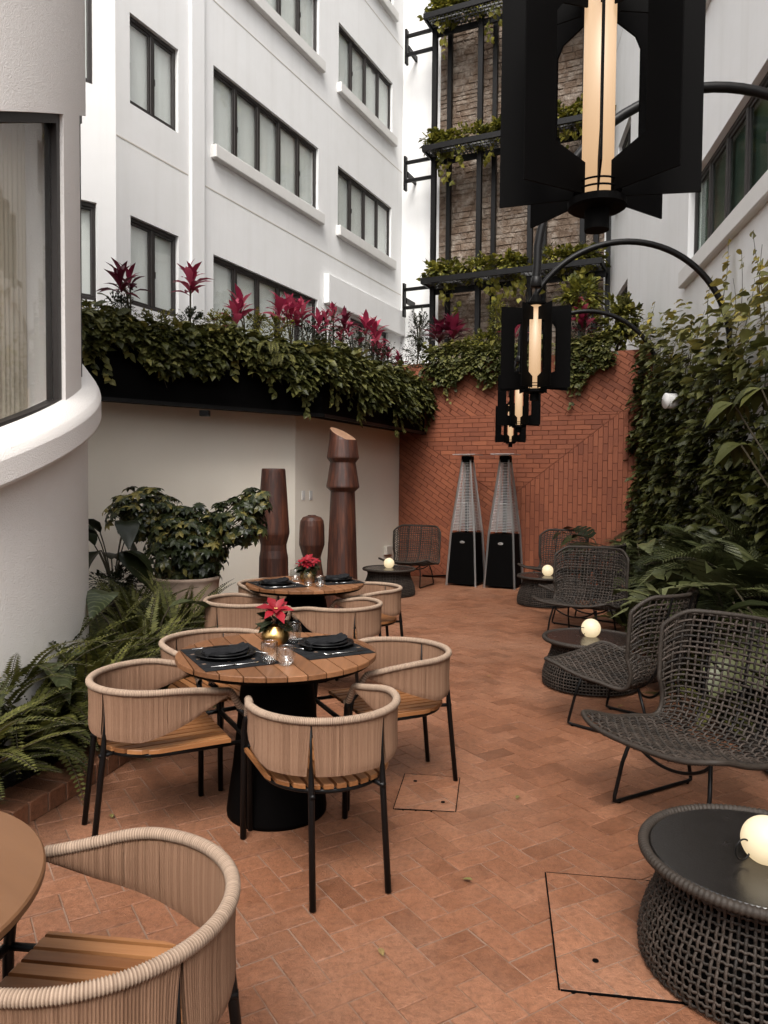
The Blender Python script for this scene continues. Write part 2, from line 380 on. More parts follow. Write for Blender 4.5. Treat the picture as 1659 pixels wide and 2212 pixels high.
def leaves(mb, kind, p, d, n, s, rnd, bend=0.0):
    """p positions, d tip directions, n upward normals, s sizes (arrays)"""
    v, f = TM[kind]; N = len(p)
    if N == 0: return
    y = norm(np.asarray(d, float)); x = norm(np.cross(y, np.asarray(n, float))); z = np.cross(x, y)
    s = np.broadcast_to(np.asarray(s, float), (N,))
    T = v[None]*np.ones((N, 1, 1))
    if bend is not 0.0:
        b = np.broadcast_to(np.asarray(bend, float), (N,))[:, None]; T = T.copy(); T[..., 2] -= b*T[..., 1]**2
    V = p[:, None]+s[:, None, None]*(T[..., 0:1]*x[:, None]+T[..., 1:2]*y[:, None]+T[..., 2:3]*z[:, None])
    off = (np.arange(N)*len(v))[:, None, None]
    by = {}
    for q in f: by.setdefault(len(q), []).append(q)
    fs = [(np.array(q)[None]+off).reshape(-1, k) for k, q in by.items()]
    R = np.repeat(np.broadcast_to(np.asarray(rnd, float), (N,)), len(v))
    uv = np.tile(v[:, :2], (N, 1))
    mb.add(V.reshape(-1, 3), fs, R, uv)
def rdir(N, up=0.0, spread=1.0):
    a = rng.normal(size=(N, 3))*spread; a[:, 2] += up; return norm(a)
def crown(mb, kind, c, rad, N, size, up=.2, rnd=(.2, .8), droop=.3, shell=.6, lump=.25):
    """leaf cloud in an ellipsoid with lumps and hollows"""
    u = norm(rng.normal(size=(N, 3))); rr = shell+(1-shell)*rng.random(N)
    ph = rng.random(6)*6.28
    lp = 1+lump*(np.sin(u[:, 0]*5+ph[0])*np.sin(u[:, 1]*5+ph[1])+.7*np.sin(u[:, 2]*7+ph[2]))
    p = np.array(c)+u*np.array(rad)*(rr*lp)[:, None]
    d = norm(u+rdir(N)*.6+np.array([0, 0, -droop])); n = norm(u*.5+np.array([0, 0, .9])+rdir(N)*.35)
    leaves(mb, kind, p, d, n, size*(.7+.6*rng.random(N)), rnd[0]+(rnd[1]-rnd[0])*rng.random(N))
def frond(mb, base, az, length, el0, curl, npairs, pin, kind='small', rnd=.5, stemr=.002, vee=.25, smb=None, taper=True):
    """pinnate frond: rachis leaves at elevation el0 and curls down by curl"""
    m = npairs+4; t = np.linspace(0, 1, m); el = el0-curl*t**1.3
    h = np.array([math.cos(az), math.sin(az), 0]); st = np.cos(el)[:, None]*h+np.sin(el)[:, None]*np.array([0, 0, 1.0])
    P = np.array(base)+np.cumsum(st, 0)*length/m
    side = np.cross(h, [0, 0, 1.0]); i0 = 3
    P2, T2, tt = P[i0:], st[i0:], t[i0:]
    sh = (np.sin(np.clip(tt, .02, 1)**.75*PI)**.6) if taper else (.35+.65*np.sin(tt*PI*.9))
    L = pin*np.maximum(sh, .12)*(1+.1*rng.normal(size=len(tt)))
    up = np.cross(np.broadcast_to(side, T2.shape), T2)
    for sg in (1, -1):
        d = sg*side+T2*(.35 if kind == 'small' else .75)+up*vee
        leaves(mb, kind, P2, d, up, L, rnd+.12*rng.normal(size=len(tt)))
    (smb or mb).tube(P[::max(1, m//8)], np.linspace(stemr*1.5, stemr*.5, len(P[::max(1, m//8)])), 4, cap=False, rnd=rnd)
def fern_plant(loc, r, n, label, rz=0, el=(.5, 1.35), name='fern', group='ferns in the left bed', only=None):
    mb, sm = MB(), MB()
    for i in range(n):
        az = i*2.399+rng.normal()*.3; e = el[0]+(el[1]-el[0])*rng.random()
        frond(mb, (rng.normal()*.04, rng.normal()*.04, .02), az, r*(.7+.5*rng.random()), e, .5+1.5*rng.random(), 38, .062, 'small', .15+.75*rng.random(), .0025, .1, sm)
    t = thing(name, label, 'fern', loc, rz, group)
    mb.build('fronds', W['fern'], t); sm.build('stems', W['stem'], t); return t
def palm_plant(loc, r, n, label, group, az0=None, spread=6.28, name='palm', z0=.0, elr=(.6, 1.35), pin=.30):
    mb, sm = MB(), MB()
    for i in range(n):
        az = (rng.random()-.5)*spread+(az0 or 0); e = elr[0]+(elr[1]-elr[0])*rng.random()
        frond(mb, (rng.normal()*.05, rng.normal()*.05, z0), az, r*(.75+.45*rng.random()), e, .7+1.1*rng.random(), 27, r*pin*1.1, 'blade', .2+.6*rng.random(), .005, .35, sm, False)
    t = thing(name, label, 'palm', loc, 0, group)
    mb.build('fronds', W['palm'], t); sm.build('stems', W['stem'], t); return t
def broad_plant(loc, n, hgt, size, kind, m, label, cat, name, group=None, az0=0.0, spread=6.28, lean=.5, flat=.3):
    mb, sm = MB(), MB(); P = []; D = []; U = []; Sz = []
    for i in range(n):
        az = az0+(i/n-.5)*spread+rng.normal()*.25; h = hgt*(.45+.6*rng.random()); rr = lean*h*(.5+.8*rng.random())
        out = np.array([math.cos(az), math.sin(az), 0])
        tip = out*rr+np.array([0, 0, h]); mid = out*rr*.35+np.array([0, 0, h*.62])
        t = np.linspace(0, 1, 6)[:, None]; q = (1-t)**2*0+2*t*(1-t)*mid+t**2*tip
        sm.tube(q, .006, 5, cap=False, rnd=.3+.4*rng.random())
        P.append(tip); D.append(out*(.8+.3*rng.random())+np.array([0, 0, flat*rng.normal()+.05])+.3*rng.normal(size=3)*[1, 1, .3])
        U.append(np.array([0, 0, 1])-out*.1+.2*rng.normal(size=3)); Sz.append(size*(.65+.55*rng.random()))
    leaves(mb, kind, np.array(P), np.array(D), np.array(U), np.array(Sz), .15+.7*rng.random(n), .12+.2*rng.random(n))
    t = thing(name, label, cat, loc, 0, group)
    mb.build('leaves', m, t, True); sm.build('stems', W['stem'], t); return t
def cordyline(loc, h, n, size, m, label, name='cordyline', group='magenta cordylines in the planter', heads=1):
    mb, sm = MB(), MB()
    for k in range(heads):
        ox, oy = (rng.normal(size=2)*.10 if heads > 1 else (0, 0)); hh = h*(1 if k == 0 else .55+.4*rng.random())
        sm.tube([(0, 0, -.25), (ox*.4, oy*.4, hh*.5), (ox, oy, hh)], .009, 6, cap=False)
        N = n; az = np.arange(N)*2.4+rng.random()*6; lev = np.arange(N)/N; el = 1.35-1.15*(1-lev)**1.3+rng.normal(size=N)*.14
        p = np.stack([ox+0*az, oy+0*az, hh-.14+.16*lev], -1)
        d = np.stack([np.cos(az)*np.cos(el), np.sin(az)*np.cos(el), np.sin(el)], -1)
        u = np.stack([-np.cos(az)*np.sin(el), -np.sin(az)*np.sin(el), np.cos(el)], -1)
        leaves(mb, 'cord', p, d, u, size*(.75+.4*rng.random(N))*(1-.2*lev), .15+.75*rng.random(N), .06)
    v = mb.v
    t = thing(name, label, 'plant', loc, rng.random()*6, group)
    o = mb.build('leaves', m, t, True); sm.build('stem', W['stem'], t); return t
def shrub(loc, rad, N, size, m, label, name='shrub', group=None, kind='small', rnd=(.1, .8), trunk=.3, sprigs=0, cat='shrub'):
    mb, sm = MB(), MB()
    crown(mb, kind, (0, 0, 0), rad, N, size, rnd=rnd, shell=.35)
    for i in range(max(6, sprigs)):
        u = rdir(1, .8)[0]; e = u*np.array(rad)*(.9 if not sprigs else 1.0+.35*rng.random())
        sm.tube([(0, 0, -trunk), e*.4+np.array([0, 0, -.02]), e], [.006, .004, .002], 4, cap=False)
        if sprigs:
            t = rng.random(26)[:, None]; p = e*(.4+.6*t)
            leaves(mb, kind, p, rdir(26)*.8+u, rdir(26, 1), size*(.8+.4*rng.random(26)), rnd[0]+(rnd[1]-rnd[0])*rng.random(26))
    t = thing(name, label, cat, loc, 0, group)
    mb.build('foliage', m, t); sm.build('branches', W['stem'], t); return t
def clip(poly, a, b, c):
    """keep the part of polygon with a*x+b*y<=c"""
    out = []
    for i in range(len(poly)):
        p, q = poly[i], poly[(i+1) % len(poly)]
        fp, fq = a*p[0]+b*p[1]-c, a*q[0]+b*q[1]-c
        if fp <= 0: out.append(p)
        if fp*fq < 0:
            t = fp/(fp-fq); out.append((p[0]+(q[0]-p[0])*t, p[1]+(q[1]-p[1])*t))
    return out
def clip_to(poly, region):
    n = len(region); A = sum(region[i][0]*region[(i+1) % n][1]-region[(i+1) % n][0]*region[i][1] for i in range(n))
    if A < 0: region = region[::-1]
    for i in range(n):
        (x0, y0), (x1, y1) = region[i], region[(i+1) % n]
        a, b = (y1-y0), -(x1-x0); poly = clip(poly, a, b, a*x0+b*y0)
        if len(poly) < 3: return None
    ar = abs(sum(poly[i][0]*poly[(i+1) % len(poly)][1]-poly[(i+1) % len(poly)][0]*poly[i][1] for i in range(len(poly))))/2
    return poly if ar > 2e-4 else None
# ------------------------------------------------------------------ plan of the court
K0 = Vector((.245, 12.35)); BD = Vector((.906, -.423))              # corner of cream wall and brick wall, brick direction
P1 = Vector((-1.128, 9.38)); P2 = Vector((-3.03, 7.90))
BW = Plane(K0, BD); BLEN, BH = 3.95, 3.49
FD = (P1-K0).normalized()*-1                                        # facade direction, away from camera
K1 = Vector((.352, 17.3)); FAC = Plane(K1, (.485, 1.0)); FAR = Plane(K1, BD)
RW = Plane((2.24, 0), (.151, 1.0), -1)
def wallbox(mb, a, b, z0, z1, thick, rnd=.5):
    """wall from a to b (2D), thickness to the left-hand side of a->b"""
    d = (b-a).normalized(); n = Vector((-d.y, d.x))*thick
    mb.prism([a, b, b+n, a+n], z0, z1, rnd=rnd)

# ground under everything, then the brick floor of the court
g = MB(); g.add([(-60, -60, -.03), (60, -60, -.03), (60, 60, -.03), (-60, 60, -.03)], np.array([(0, 1, 2, 3)])); tag(g.build('ground', W['mortar']), kind='structure')
CURB = [(-1.80, 2.0), (-1.66, 2.85), (-1.57, 3.25), (-1.47, 3.6), (-1.36, 4.1), (-1.27, 4.7), (-1.28, 5.4), (-1.48, 6.15), (-1.85, 6.75), (-2.35, 7.15)]
g = MB(); g.add([(-6, -3, -.004), (6, -3, -.004), (6, 14, -.004), (-6, 14, -.004)], np.array([(0, 1, 2, 3)]))
mo = g.build('floor_bed', W['mortar']); tag(mo, kind='structure')
fb = MB(); ang = math.radians(90-58); ca, sa = math.cos(ang), math.sin(ang); BL, BWD, J = .21, .106, .0055
region = [(-3.6, .4), (3.0, .4), (3.2, 3), (4.4, 11.5), (.25, 13.2), (-3.4, 9.2)]
cells = []
for a in range(-110, 111):
    for b in range(-60, 61):
        x, y = a+2*b, a-2*b
        cells += [(x, y, 2, 1), (x-1, y, 1, 2)]
cx0, cy0 = 0.3, 5.5
for (x, y, wx, wy) in cells:
    X0, Y0 = x*BWD, y*BWD
    mx, my = X0+wx*BWD/2, Y0+wy*BWD/2
    gx, gy = cx0+ca*mx-sa*my, cy0+sa*mx+ca*my
    if gy < .9 or gy > 12.6 or gx < -3.3 or gx > 2.35+.16*gy or gx < -.9-.45*gy: continue
    if gy > 12.75-.467*(gx-.245)+.05: continue
    jj = J*(.6+.6*rng.random()); rr = rng.normal()*.006
    q = [(X0+jj/2, Y0+jj/2), (X0+wx*BWD-jj/2, Y0+jj/2), (X0+wx*BWD-jj/2, Y0+wy*BWD-jj/2), (X0+jj/2, Y0+wy*BWD-jj/2)]
    q = [(cx0+ca*(px-mx)*1.0-sa*(py-my)+ca*mx-sa*my, cy0+sa*(px-mx)+ca*(py-my)+sa*mx+ca*my) for px, py in q]
    fb.prism(q, -.01, .000+rng.normal()*.0010, rnd=float(np.clip(.5+.15*rng.normal(), 0, 1)), c=.0025)
tag(fb.build('floor', W['floorbrick']), kind='structure')
# access covers: a dark steel-edged joint round a square of paving
def cover(pts, label):
    q = [atz(x, y, 0) for x, y in pts]; c = sum(q, Vector())/4
    t = thing('access_cover', label, 'cover', (c.x, c.y, 0), 0, 'access covers in the paving')
    m = MB()
    for i in range(4):
        a, b = (q[i]-c).to_2d(), (q[(i+1) % 4]-c).to_2d(); d = (b-a).normalized(); n = Vector((-d.y, d.x))*.003
        if i % 2: a, b = a+d*.0046, b-d*.0046
        m.prism([a-n, b-n, b+n, a+n], -.004, .0042)
    m.build('edge_joint', W['black_soft'], t)
    A = [tuple((v-c).to_2d()*.992) for v in q]; m = MB(); th_ = math.atan2((q[1]-q[0]).y, (q[1]-q[0]).x)+.62; c1, s1 = math.cos(th_), math.sin(th_)
    for i_ in range(-9, 10):
        for j_ in range(-6, 7):
            x, y = i_+2*j_, i_-2*j_
            for (X, Y, wx, wy) in ((x, y, 2, 1), (x-1, y, 1, 2)):
                if max(abs(X), abs(Y)) > 7: continue
                b_ = .106; r4 = [(X*b_+.0025, Y*b_+.0025), ((X+wx)*b_-.0025, Y*b_+.0025), ((X+wx)*b_-.0025, (Y+wy)*b_-.0025), (X*b_+.0025, (Y+wy)*b_-.0025)]
                r4 = clip_to([(c1*u-s1*v+.03, s1*u+c1*v+.02) for u, v in r4], A)
                if r4: m.prism(r4, .0005, .0052+rng.normal()*.0004, rnd=float(np.clip(.6+.2*rng.normal(), 0, 1)), c=.0012)
    m.build('inset_paving', W['floorbrick'], t); m = MB(); m.prism([tuple(Vector(p_)*.999) for p_ in A], -.003, .0032); m.build('tray', W['mortar'], t)
    for k in (1, 3):
        m = MB(); m.lathe([(.012, .0), (.010, .0072)], 12, tuple((q[k]-c)*.55)); m.build('lifting_hole', W['black_soft'], t)
a_, b_, c_ = atz(1178, 1886), atz(1208, 2140), atz(1410, 1905); dd = c_-a_; c_ = a_+dd.normalized()*.56; d_ = b_+dd.normalized()*.56
def px(p):
    v = CM.transposed() @ (p-Vector((0, 0, CAM_Z))); return (829.5+F*v.x/-v.z, 1106-F*v.y/-v.z)
cover([px(a_), px(b_), px(d_), px(c_)], 'square brick-filled access cover in the paving beside the nearest round wicker table')
cover([(993, 1681), (984, 1755), (850, 1748), (875, 1672)], 'brick-filled access cover in the paving under the right dining chair of the near table')

# cream wall under the planter
t = thing('courtyard_wall', 'cream plastered wall behind the carved posts, below the planted ledge', 'wall', (K0.x, K0.y, 0))
def sub(v): return Vector((v[0]-K0.x, v[1]-K0.y))
m = MB(); n1 = Vector((FD.y, -FD.x))*-1
A0, A1, A2 = sub(K0), sub(P1), sub(P2); A3 = A2+(A2-A1).normalized()*2.5
for a, b in ((A0, A1), (A1, A2+(A2-A1).normalized()*2.5)):
    d = (b-a).normalized(); n = Vector((-d.y, d.x))          # away from the court?
    if n.x > 0: n = -n
    m.prism([a, b, b+n*.25, a+n*.25], 0, 2.385)
m.build('wall', W['plaster_cream'], t)
SEC2 = Plane(P1, tuple(FD)); SEC1 = Plane(P2, tuple(P1-P2))
def plate(x, y):
    a, z = SEC2.hit(x, y); m = MB(); M = Matrix.Translation(SEC2.P(a, z)-Vector((K0.x, K0.y, 0))) @ Matrix.Rotation(math.atan2(SEC2.e.y, SEC2.e.x), 4, 'Z')
    m.bbox((-.038, -.008, -.06), (.038, .002, .06), .003, M); s_ = m.build('switch_plate', W['trim'], t)
    m = MB(); m.bbox((-.014, -.012, -.03), (.014, -.0079, .03), .002, M); m.build('rocker', W['trim'], s_)
plate(655, 1070); plate(671, 1070)
a, z = SEC2.hit(835, 1188); m = MB(); M = Matrix.Translation(SEC2.P(a, z)-Vector((K0.x, K0.y, 0))) @ Matrix.Rotation(math.atan2(SEC2.e.y, SEC2.e.x), 4, 'Z')
m.bbox((-.11, -.06, -.07), (.11, .002, .07), .006, M); m.build('socket_box', W['concrete'], t)

# brick wall: panels of bricks laid level, upright and on the slant
t = thing('brick_wall', 'red brick wall with slanted, level and upright brick panels behind the patio heaters', 'wall', (K0.x, K0.y, 0))
def wc(x, y): return BW.hit(x, y)
zb = wc(1100, 896)[1]; sR = wc(1343, 891)[0]
sL, zL = wc(885, 936); sM, zM = wc(1093, 1081); S2 = BLEN
va = math.atan2(zM-zL, sM-sL)
H_ = [(0, zL+ (zL-zM)/(sM-sL)*sL*.0), (sM, zM), (sR, zb), (0, zb)]
H_[0] = (0, zL+(zM-zL)/(sM-sL)*(0-sL))
L_ = [(0, 0), (sM, 0), (sM, zM), H_[0]]
V_ = [(sM, 0), (S2, 0), (S2, zb), (sR, zb), (sM, zM)]
T_ = [(0, zb), (S2, zb), (S2, BH), (0, BH)]
bb = MB(); Rw = Matrix.Rotation(math.atan2(BD.y, BD.x), 4, 'Z') @ Matrix.Rotation(PI/2, 4, 'X')
def lay(region, ang, L=.25, Hh=.0715, jt=.0065):
    c, s_ = math.cos(ang), math.sin(ang)
    for j in range(-90, 90):
        for i in range(-40, 40):
            x0 = i*L+(L/2 if j % 2 else 0)+.02*math.sin(j*1.7); y0 = j*Hh
            q = [(x0+jt/2, y0+jt/2), (x0+L-jt/2, y0+jt/2), (x0+L-jt/2, y0+Hh-jt/2), (x0+jt/2, y0+Hh-jt/2)]
            q = [(c*a-s_*b, s_*a+c*b) for a, b in q]
            if max(p[0] for p in q) < -.1 or min(p[0] for p in q) > 4.1 or max(p[1] for p in q) < -.1 or min(p[1] for p in q) > 3.6: continue
            r = clip_to(q, region)
            if r: bb.prism(r, -.01, .0095+rng.normal()*.0012, Rw, float(np.clip(.5+.18*rng.normal(), 0, 1)), .003)
def inset(poly, d=.004):
    c = Vector((sum(p[0] for p in poly)/len(poly), sum(p[1] for p in poly)/len(poly)))
    return [tuple(c+(Vector(p)-c)*(1-d/max((Vector(p)-c).length, .1))) for p in poly]
lay(inset(H_), 0); lay(inset(L_), va); lay(inset(V_), PI/2); lay(inset(T_), va)
m = MB(); M = Matrix.Rotation(math.atan2(BD.y, BD.x), 4, 'Z'); m.box((0, 0, 0), (BLEN, .25, BH-.002), M)
m.build('mortar_bed', W['wallmortar'], t); bb.build('brickwork', W['wallbrick'], t)
m = MB(); m.box((-.02, .09, BH), (BLEN, .30, BH+.02), M); m.build('coping', W['wallmortar'], t)
# black cable along the foot of the brick wall
m = MB(); m.tube([BW.P(s_, .035+.012*math.sin(s_*9), .03) for s_ in np.linspace(.45, 1.25, 14)], .012, 6)
tag(m.build('hose', W['black_soft']), 'thin black hose lying along the foot of the brick wall', 'hose')

# planter ledge: dark steel fascia with soil behind it
t = thing('steel_planter', 'long black steel planter overhanging the cream wall and filled with creepers', 'planter', (K0.x, K0.y, 0))
nA = Vector((FD.y, -FD.x)); d1 = (P1-P2).normalized(); nB = Vector((d1.y, -d1.x))
if nA.x < 0: nA = -nA
E0 = K0+nA*.45-P1*0; E0 = K0+BD*.45
def isect(p, d, q, e):
    den = d.x*e.y-d.y*e.x; k = ((q.x-p.x)*e.y-(q.y-p.y)*e.x)/den; return p+d*k
E1 = isect(E0, FD, P1+nB*.45, d1); E2 = P2+nB*.45-d1*1.6
PTH = [E2, E1, E0-FD*.0]
FP = [sub(E2), sub(E1), sub(E0)]
m = MB(); nin = [nB*-1, None, nA*-1]
for a, b, n in ((FP[0], FP[1], -nB), (FP[1], FP[2], -nA)):
    m.prism([a, b, b+n*.02, a+n*.02], 2.33, 3.02)
m.build('fascia', W['black_soft'], t)
m = MB()
for a, b, n in ((FP[0], FP[1], nB), (FP[1], FP[2], nA)):
    m.prism([a+n*.002, b+n*.002, b+n*.035, a+n*.035], 2.335, 2.375)
m.build('bottom_flange', W['black'], t)
m = MB(); far_ = 2.2
m.prism([FP[0]-nB*.02, FP[1]-(nA+nB)*.5*.02, FP[2]-nA*.02, sub(K0)+FD*.1, sub(K0)-nA*1.5+FD*.1, sub(P1)-nA*2.0, sub(P2)-nB*2.2-d1*1.6], 2.388, 2.44)
m.build('soffit', W['black_soft'], t)
m = MB(); m.prism([FP[0]-nB*.03, FP[1]-(nA+nB)*.5*.03, FP[2]-nA*.03, sub(K0)+FD*.1, sub(K0)-nA*.5+FD*.1, sub(P1)-nA*.5, sub(P2)-nB*.5-d1*1.6], 2.7, 2.95); m.build('soil', W['soil'], t)
q = atd(443, 893, 7.9); m = MB(); m.bbox((q.x-.05-K0.x, q.y-.05-K0.y, q.z-.03), (q.x+.05-K0.x, q.y+.03-K0.y, q.z+.03), .004); m.build('bracket', W['black'], t)

# ------------------------------------------------------------------ white buildings
def window(parent, pl, s0, s1, z0, z1, panes, sill=True, depth=.10, fr='bronze', cur='curtain', gl='glass', ofs=0.0, org=Vector((0, 0, 0)), wide=.055, sgn=1):
    """window opening s0..s1, z0..z1 on plane pl: frame > pane, blind, handle; the sill"""
    a = math.atan2(pl.e.y, pl.e.x)
    M = Matrix.Translation(pl.P(s0, z0, ofs)-org) @ Matrix.Rotation(a, 4, 'Z')
    o = -1 if (Matrix.Rotation(a, 3, 'Z') @ Vector((0, -1, 0))).dot(pl.n) > 0 else 1      # local y sign towards the court
    w_, h_ = s1-s0, z1-z0
    def bx(mb, x0, x1, f0, f1, za, zb_, c=.006):      # f = distance towards the court
        ya, yb = sorted((o*f0, o*f1)); mb.bbox((x0, ya, za), (x1, yb, zb_), c, M)
    fr_ = MB(); bx(fr_, 0, w_, -.03, .012, h_-wide, h_); bx(fr_, 0, w_, -.03, .012, 0, wide); bx(fr_, 0, wide, -.028, .010, wide, h_-wide); bx(fr_, w_-wide, w_, -.028, .010, wide, h_-wide)
    for i in range(1, panes):
        x = w_*i/panes; bx(fr_, x-.032, x+.032, -.028, .010, wide, h_-wide)
    wdw = fr_.build('window', W[fr], parent)
    sh = MB()
    for i in range(panes):
        x0 = w_*i/panes+.03; x1 = w_*(i+1)/panes-.03
        for (p, q_, u, v) in ((x0, x0+.03, wide, h_-wide), (x1-.03, x1, wide, h_-wide), (x0, x1, wide, wide+.03), (x0, x1, h_-wide-.03, h_-wide)):
            bx(sh, p, q_, -.03, -.004, u, v, .003)
        if i % 3 == 1 or panes == 2: bx(sh, x0+.004, x0+.02, -.004, .018, h_*.4, h_*.4+.09, .003)
    sh.build('sash', W[fr], wdw)
    g_ = MB(); bx(g_, wide, w_-wide, -.020, -.016, wide, h_-wide, .0005); g_.build('pane', W[gl], wdw)
    c_ = MB(); nn = int(w_/.02); X = np.linspace(.02, w_-.02, nn); Y = o*(-.065+0.0015*np.sin(X*38+1.2*np.sin(X*9)))
    V = np.stack([np.stack([X, Y, np.full(nn, .02)], -1), np.stack([X, Y, np.full(nn, h_-.02)], -1)])
    m4 = np.array(M); V = V @ m4[:3, :3].T + m4[:3, 3]; c_.grid(V, .5); c_.build('blind', W[cur], wdw, True)
    if sill:
        s_ = MB(); bx(s_, -.06, w_+.09, .0, .16, -.20, -.004, .012); s_.build('window_sill', W['trim'], parent)
def rects(mb, pl, s0, s1, z0, z1, holes, thick, org):
    """wall on plane with rectangular holes (s0,s1,z0,z1), extruded back by thick"""
    xs = sorted({s0, s1} | {h[0] for h in holes} | {h[1] for h in holes}); zs = sorted({z0, z1} | {h[2] for h in holes} | {h[3] for h in holes})
    a = math.atan2(pl.e.y, pl.e.x); M = Matrix.Translation(pl.P(0, 0)-org) @ Matrix.Rotation(a, 4, 'Z')
    o = -1 if (Matrix.Rotation(a, 3, 'Z') @ Vector((0, -1, 0))).dot(pl.n) > 0 else 1
    V = {}; Fc = []; vs = []
    def vid(x, z, k):
        key = (round(x, 5), round(z, 5), k)
        if key not in V: V[key] = len(vs); vs.append((x, -o*thick*k, z))
        return V[key]
    def solid(i, j):
        if i < 0 or j < 0 or i >= len(xs)-1 or j >= len(zs)-1: return False
        cx, cz = (xs[i]+xs[i+1])/2, (zs[j]+zs[j+1])/2
        return s0 < cx < s1 and z0 < cz < z1 and not any(h[0] < cx < h[1] and h[2] < cz < h[3] for h in holes)
    for i in range(len(xs)-1):
        for j in range(len(zs)-1):
            if not solid(i, j): continue
            A, B, C_, D = xs[i], xs[i+1], zs[j], zs[j+1]
            Fc += [(vid(A, C_, 0), vid(B, C_, 0), vid(B, D, 0), vid(A, D, 0)), (vid(A, C_, 1), vid(A, D, 1), vid(B, D, 1), vid(B, C_, 1))]
            for (di, dj, p, q) in ((-1, 0, (A, D), (A, C_)), (1, 0, (B, C_), (B, D)), (0, -1, (A, C_), (B, C_)), (0, 1, (B, D), (A, D))):
                if not solid(i+di, j+dj): Fc.append((vid(*p, 0), vid(*p, 1), vid(*q, 1), vid(*q, 0)))
    v = np.array(vs, float); m4 = np.array(M); v = v @ m4[:3, :3].T + m4[:3, 3]
    mb.add(v, Fc)
ORG = Vector((K1.x, K1.y, 0))
t = thing('white_building', 'tall white rendered building on the left with rows of dark framed windows', 'building', tuple(ORG))
def fh(x, y): return FAC.hit(x, y)
sA, zA = fh(461, 140); sB, _ = fh(688, 330); _, zB = fh(461, 315); _, z2 = fh(461, 549); DZ = zA-z2; H1 = zA-zB
wins = [(sA, sB, zB+k*DZ, zA+k*DZ, 5, True) for k in (-1, 0, 1)]
vA, vz = fh(732, 47); vB, _ = fh(848, 190); _, vzb = fh(732, 181); _, vz2 = fh(731, 358); DV = vz-vz2
wins += [(vA, vB, vzb+k*DV, vz+k*DV, 4, True) for k in (-1, 0, 1)]
uA, uz = fh(280, 26); uB, _ = fh(385, 120); _, uzb = fh(280, 222); _, uz2 = fh(285, 466); DU = uz-uz2
wins += [(uA, uB, uzb+k*DU, uz+k*DU, 2, False) for k in (-1, 0, 1)]
gA, gz = fh(757, 684); gB, _ = fh(838, 745); wins.append((gA, gB, gz-1.4, gz, 3, False))
sC = fh(250, 288)[0]; zs0 = 2.45
m = MB(); rects(m, FAC, sC, 0, zs0, 16, [w_[:4] for w_ in wins], .35, ORG); m.build('wall', W['plaster'], t)
for w_ in wins: window(t, FAC, *w_[:6], ofs=-.06, org=ORG)
# projecting band over the garden window, shallow pilaster, floor joints
a = math.atan2(FAC.e.y, FAC.e.x); M = Matrix.Rotation(a, 4, 'Z'); oy = -1 if (Matrix.Rotation(a, 3, 'Z') @ Vector((0, -1, 0))).dot(FAC.n) > 0 else 1
def fbox(mb, s0, s1, z0, z1, f0, f1, c=.01):
    ya, yb = sorted((oy*f0, oy*f1)); mb.bbox((s0, ya, z0), (s1, yb, z1), c, M)
bs0, bz1 = fh(699, 592); bs1 = -.02; bz0 = gz+.03
m = MB(); fbox(m, bs0, bs1, bz0, bz1, .001, .12, .01); m.build('canopy_band', W['plaster'], t)
ps0, ps1 = fh(407, 300)[0], fh(438, 300)[0]
m = MB(); fbox(m, ps0, ps1, zs0, 15.9, .001, .05, .02); m.build('pilaster', W['plaster'], t)
zj = fh(449, 405)[1]; zj2 = fh(576, 110)[1]
m = MB()
for zz in (zj, zj+DZ, zj+2*DZ):
    fbox(m, ps1+.05, -.01, zz-.009, zz+.009, .001, .004, .001); fbox(m, sC+.01, ps0-.01, zz-.009+.02, zz+.009+.02, .001, .004, .001)
m.build('joint_groove', W['concrete'], t)
# angled return on the far left of the facade
CA = FAC.P(sC, 0); AW = Plane((CA.x, CA.y), tuple(P2-P1), -1)
wa = []
for xr, yt, yb in ((203, None, 183), (208, 438, 650)):
    sr = AW.hit(xr, 300)[0]; zb_ = AW.hit(xr, yb)[1]; zt = AW.hit(xr, yt)[1] if yt else zb_+1.55
    wa.append((sr, sr+1.1, zb_, zt))
m = MB(); rects(m, AW, 0, 3.4, zs0, 16, wa, .35, ORG); m.build('wall', W['plaster'], t)
for q in wa: window(t, AW, *q, 2, False, ofs=-.06, org=ORG)
# far white wall, masonry behind the trellis
t = thing('rear_building', 'white rear wall with a bare brown masonry panel behind the steel trellis', 'building', tuple(ORG))
m = MB(); M = Matrix.Rotation(math.atan2(BD.y, BD.x), 4, 'Z'); m.box((0, .002, 2), (5.6, .35, 16), M); m.build('wall', W['plaster'], t)
f0, f1 = FAR.hit(951, 300)[0], FAR.hit(1310, 300)[0]
# rough masonry as courses of stones
ms = MB(); Mf = M @ Matrix.Rotation(PI/2, 4, 'X'); zz = 2.4
while zz < 15.6:
    hh = .07+.09*rng.random(); x = f0
    while x < f1-.02:
        ww = min(.12+.3*rng.random(), f1-x)
        if ww > .05: ms.prism([(x+.008, zz+.006), (x+ww-.008, zz+.006+rng.normal()*.006), (x+ww-.008, zz+hh-.006), (x+.008, zz+hh-.006+rng.normal()*.006)], .0, .018+.022*rng.random(), Mf, float(rng.random()), .012)
        x += ww
    zz += hh
ms.build('masonry', W['stone'], t); m = MB(); m.box((f0, -.012, 2.4), (f1, .001, 15.7), M); m.build('masonry_bed', W['stone'], t)
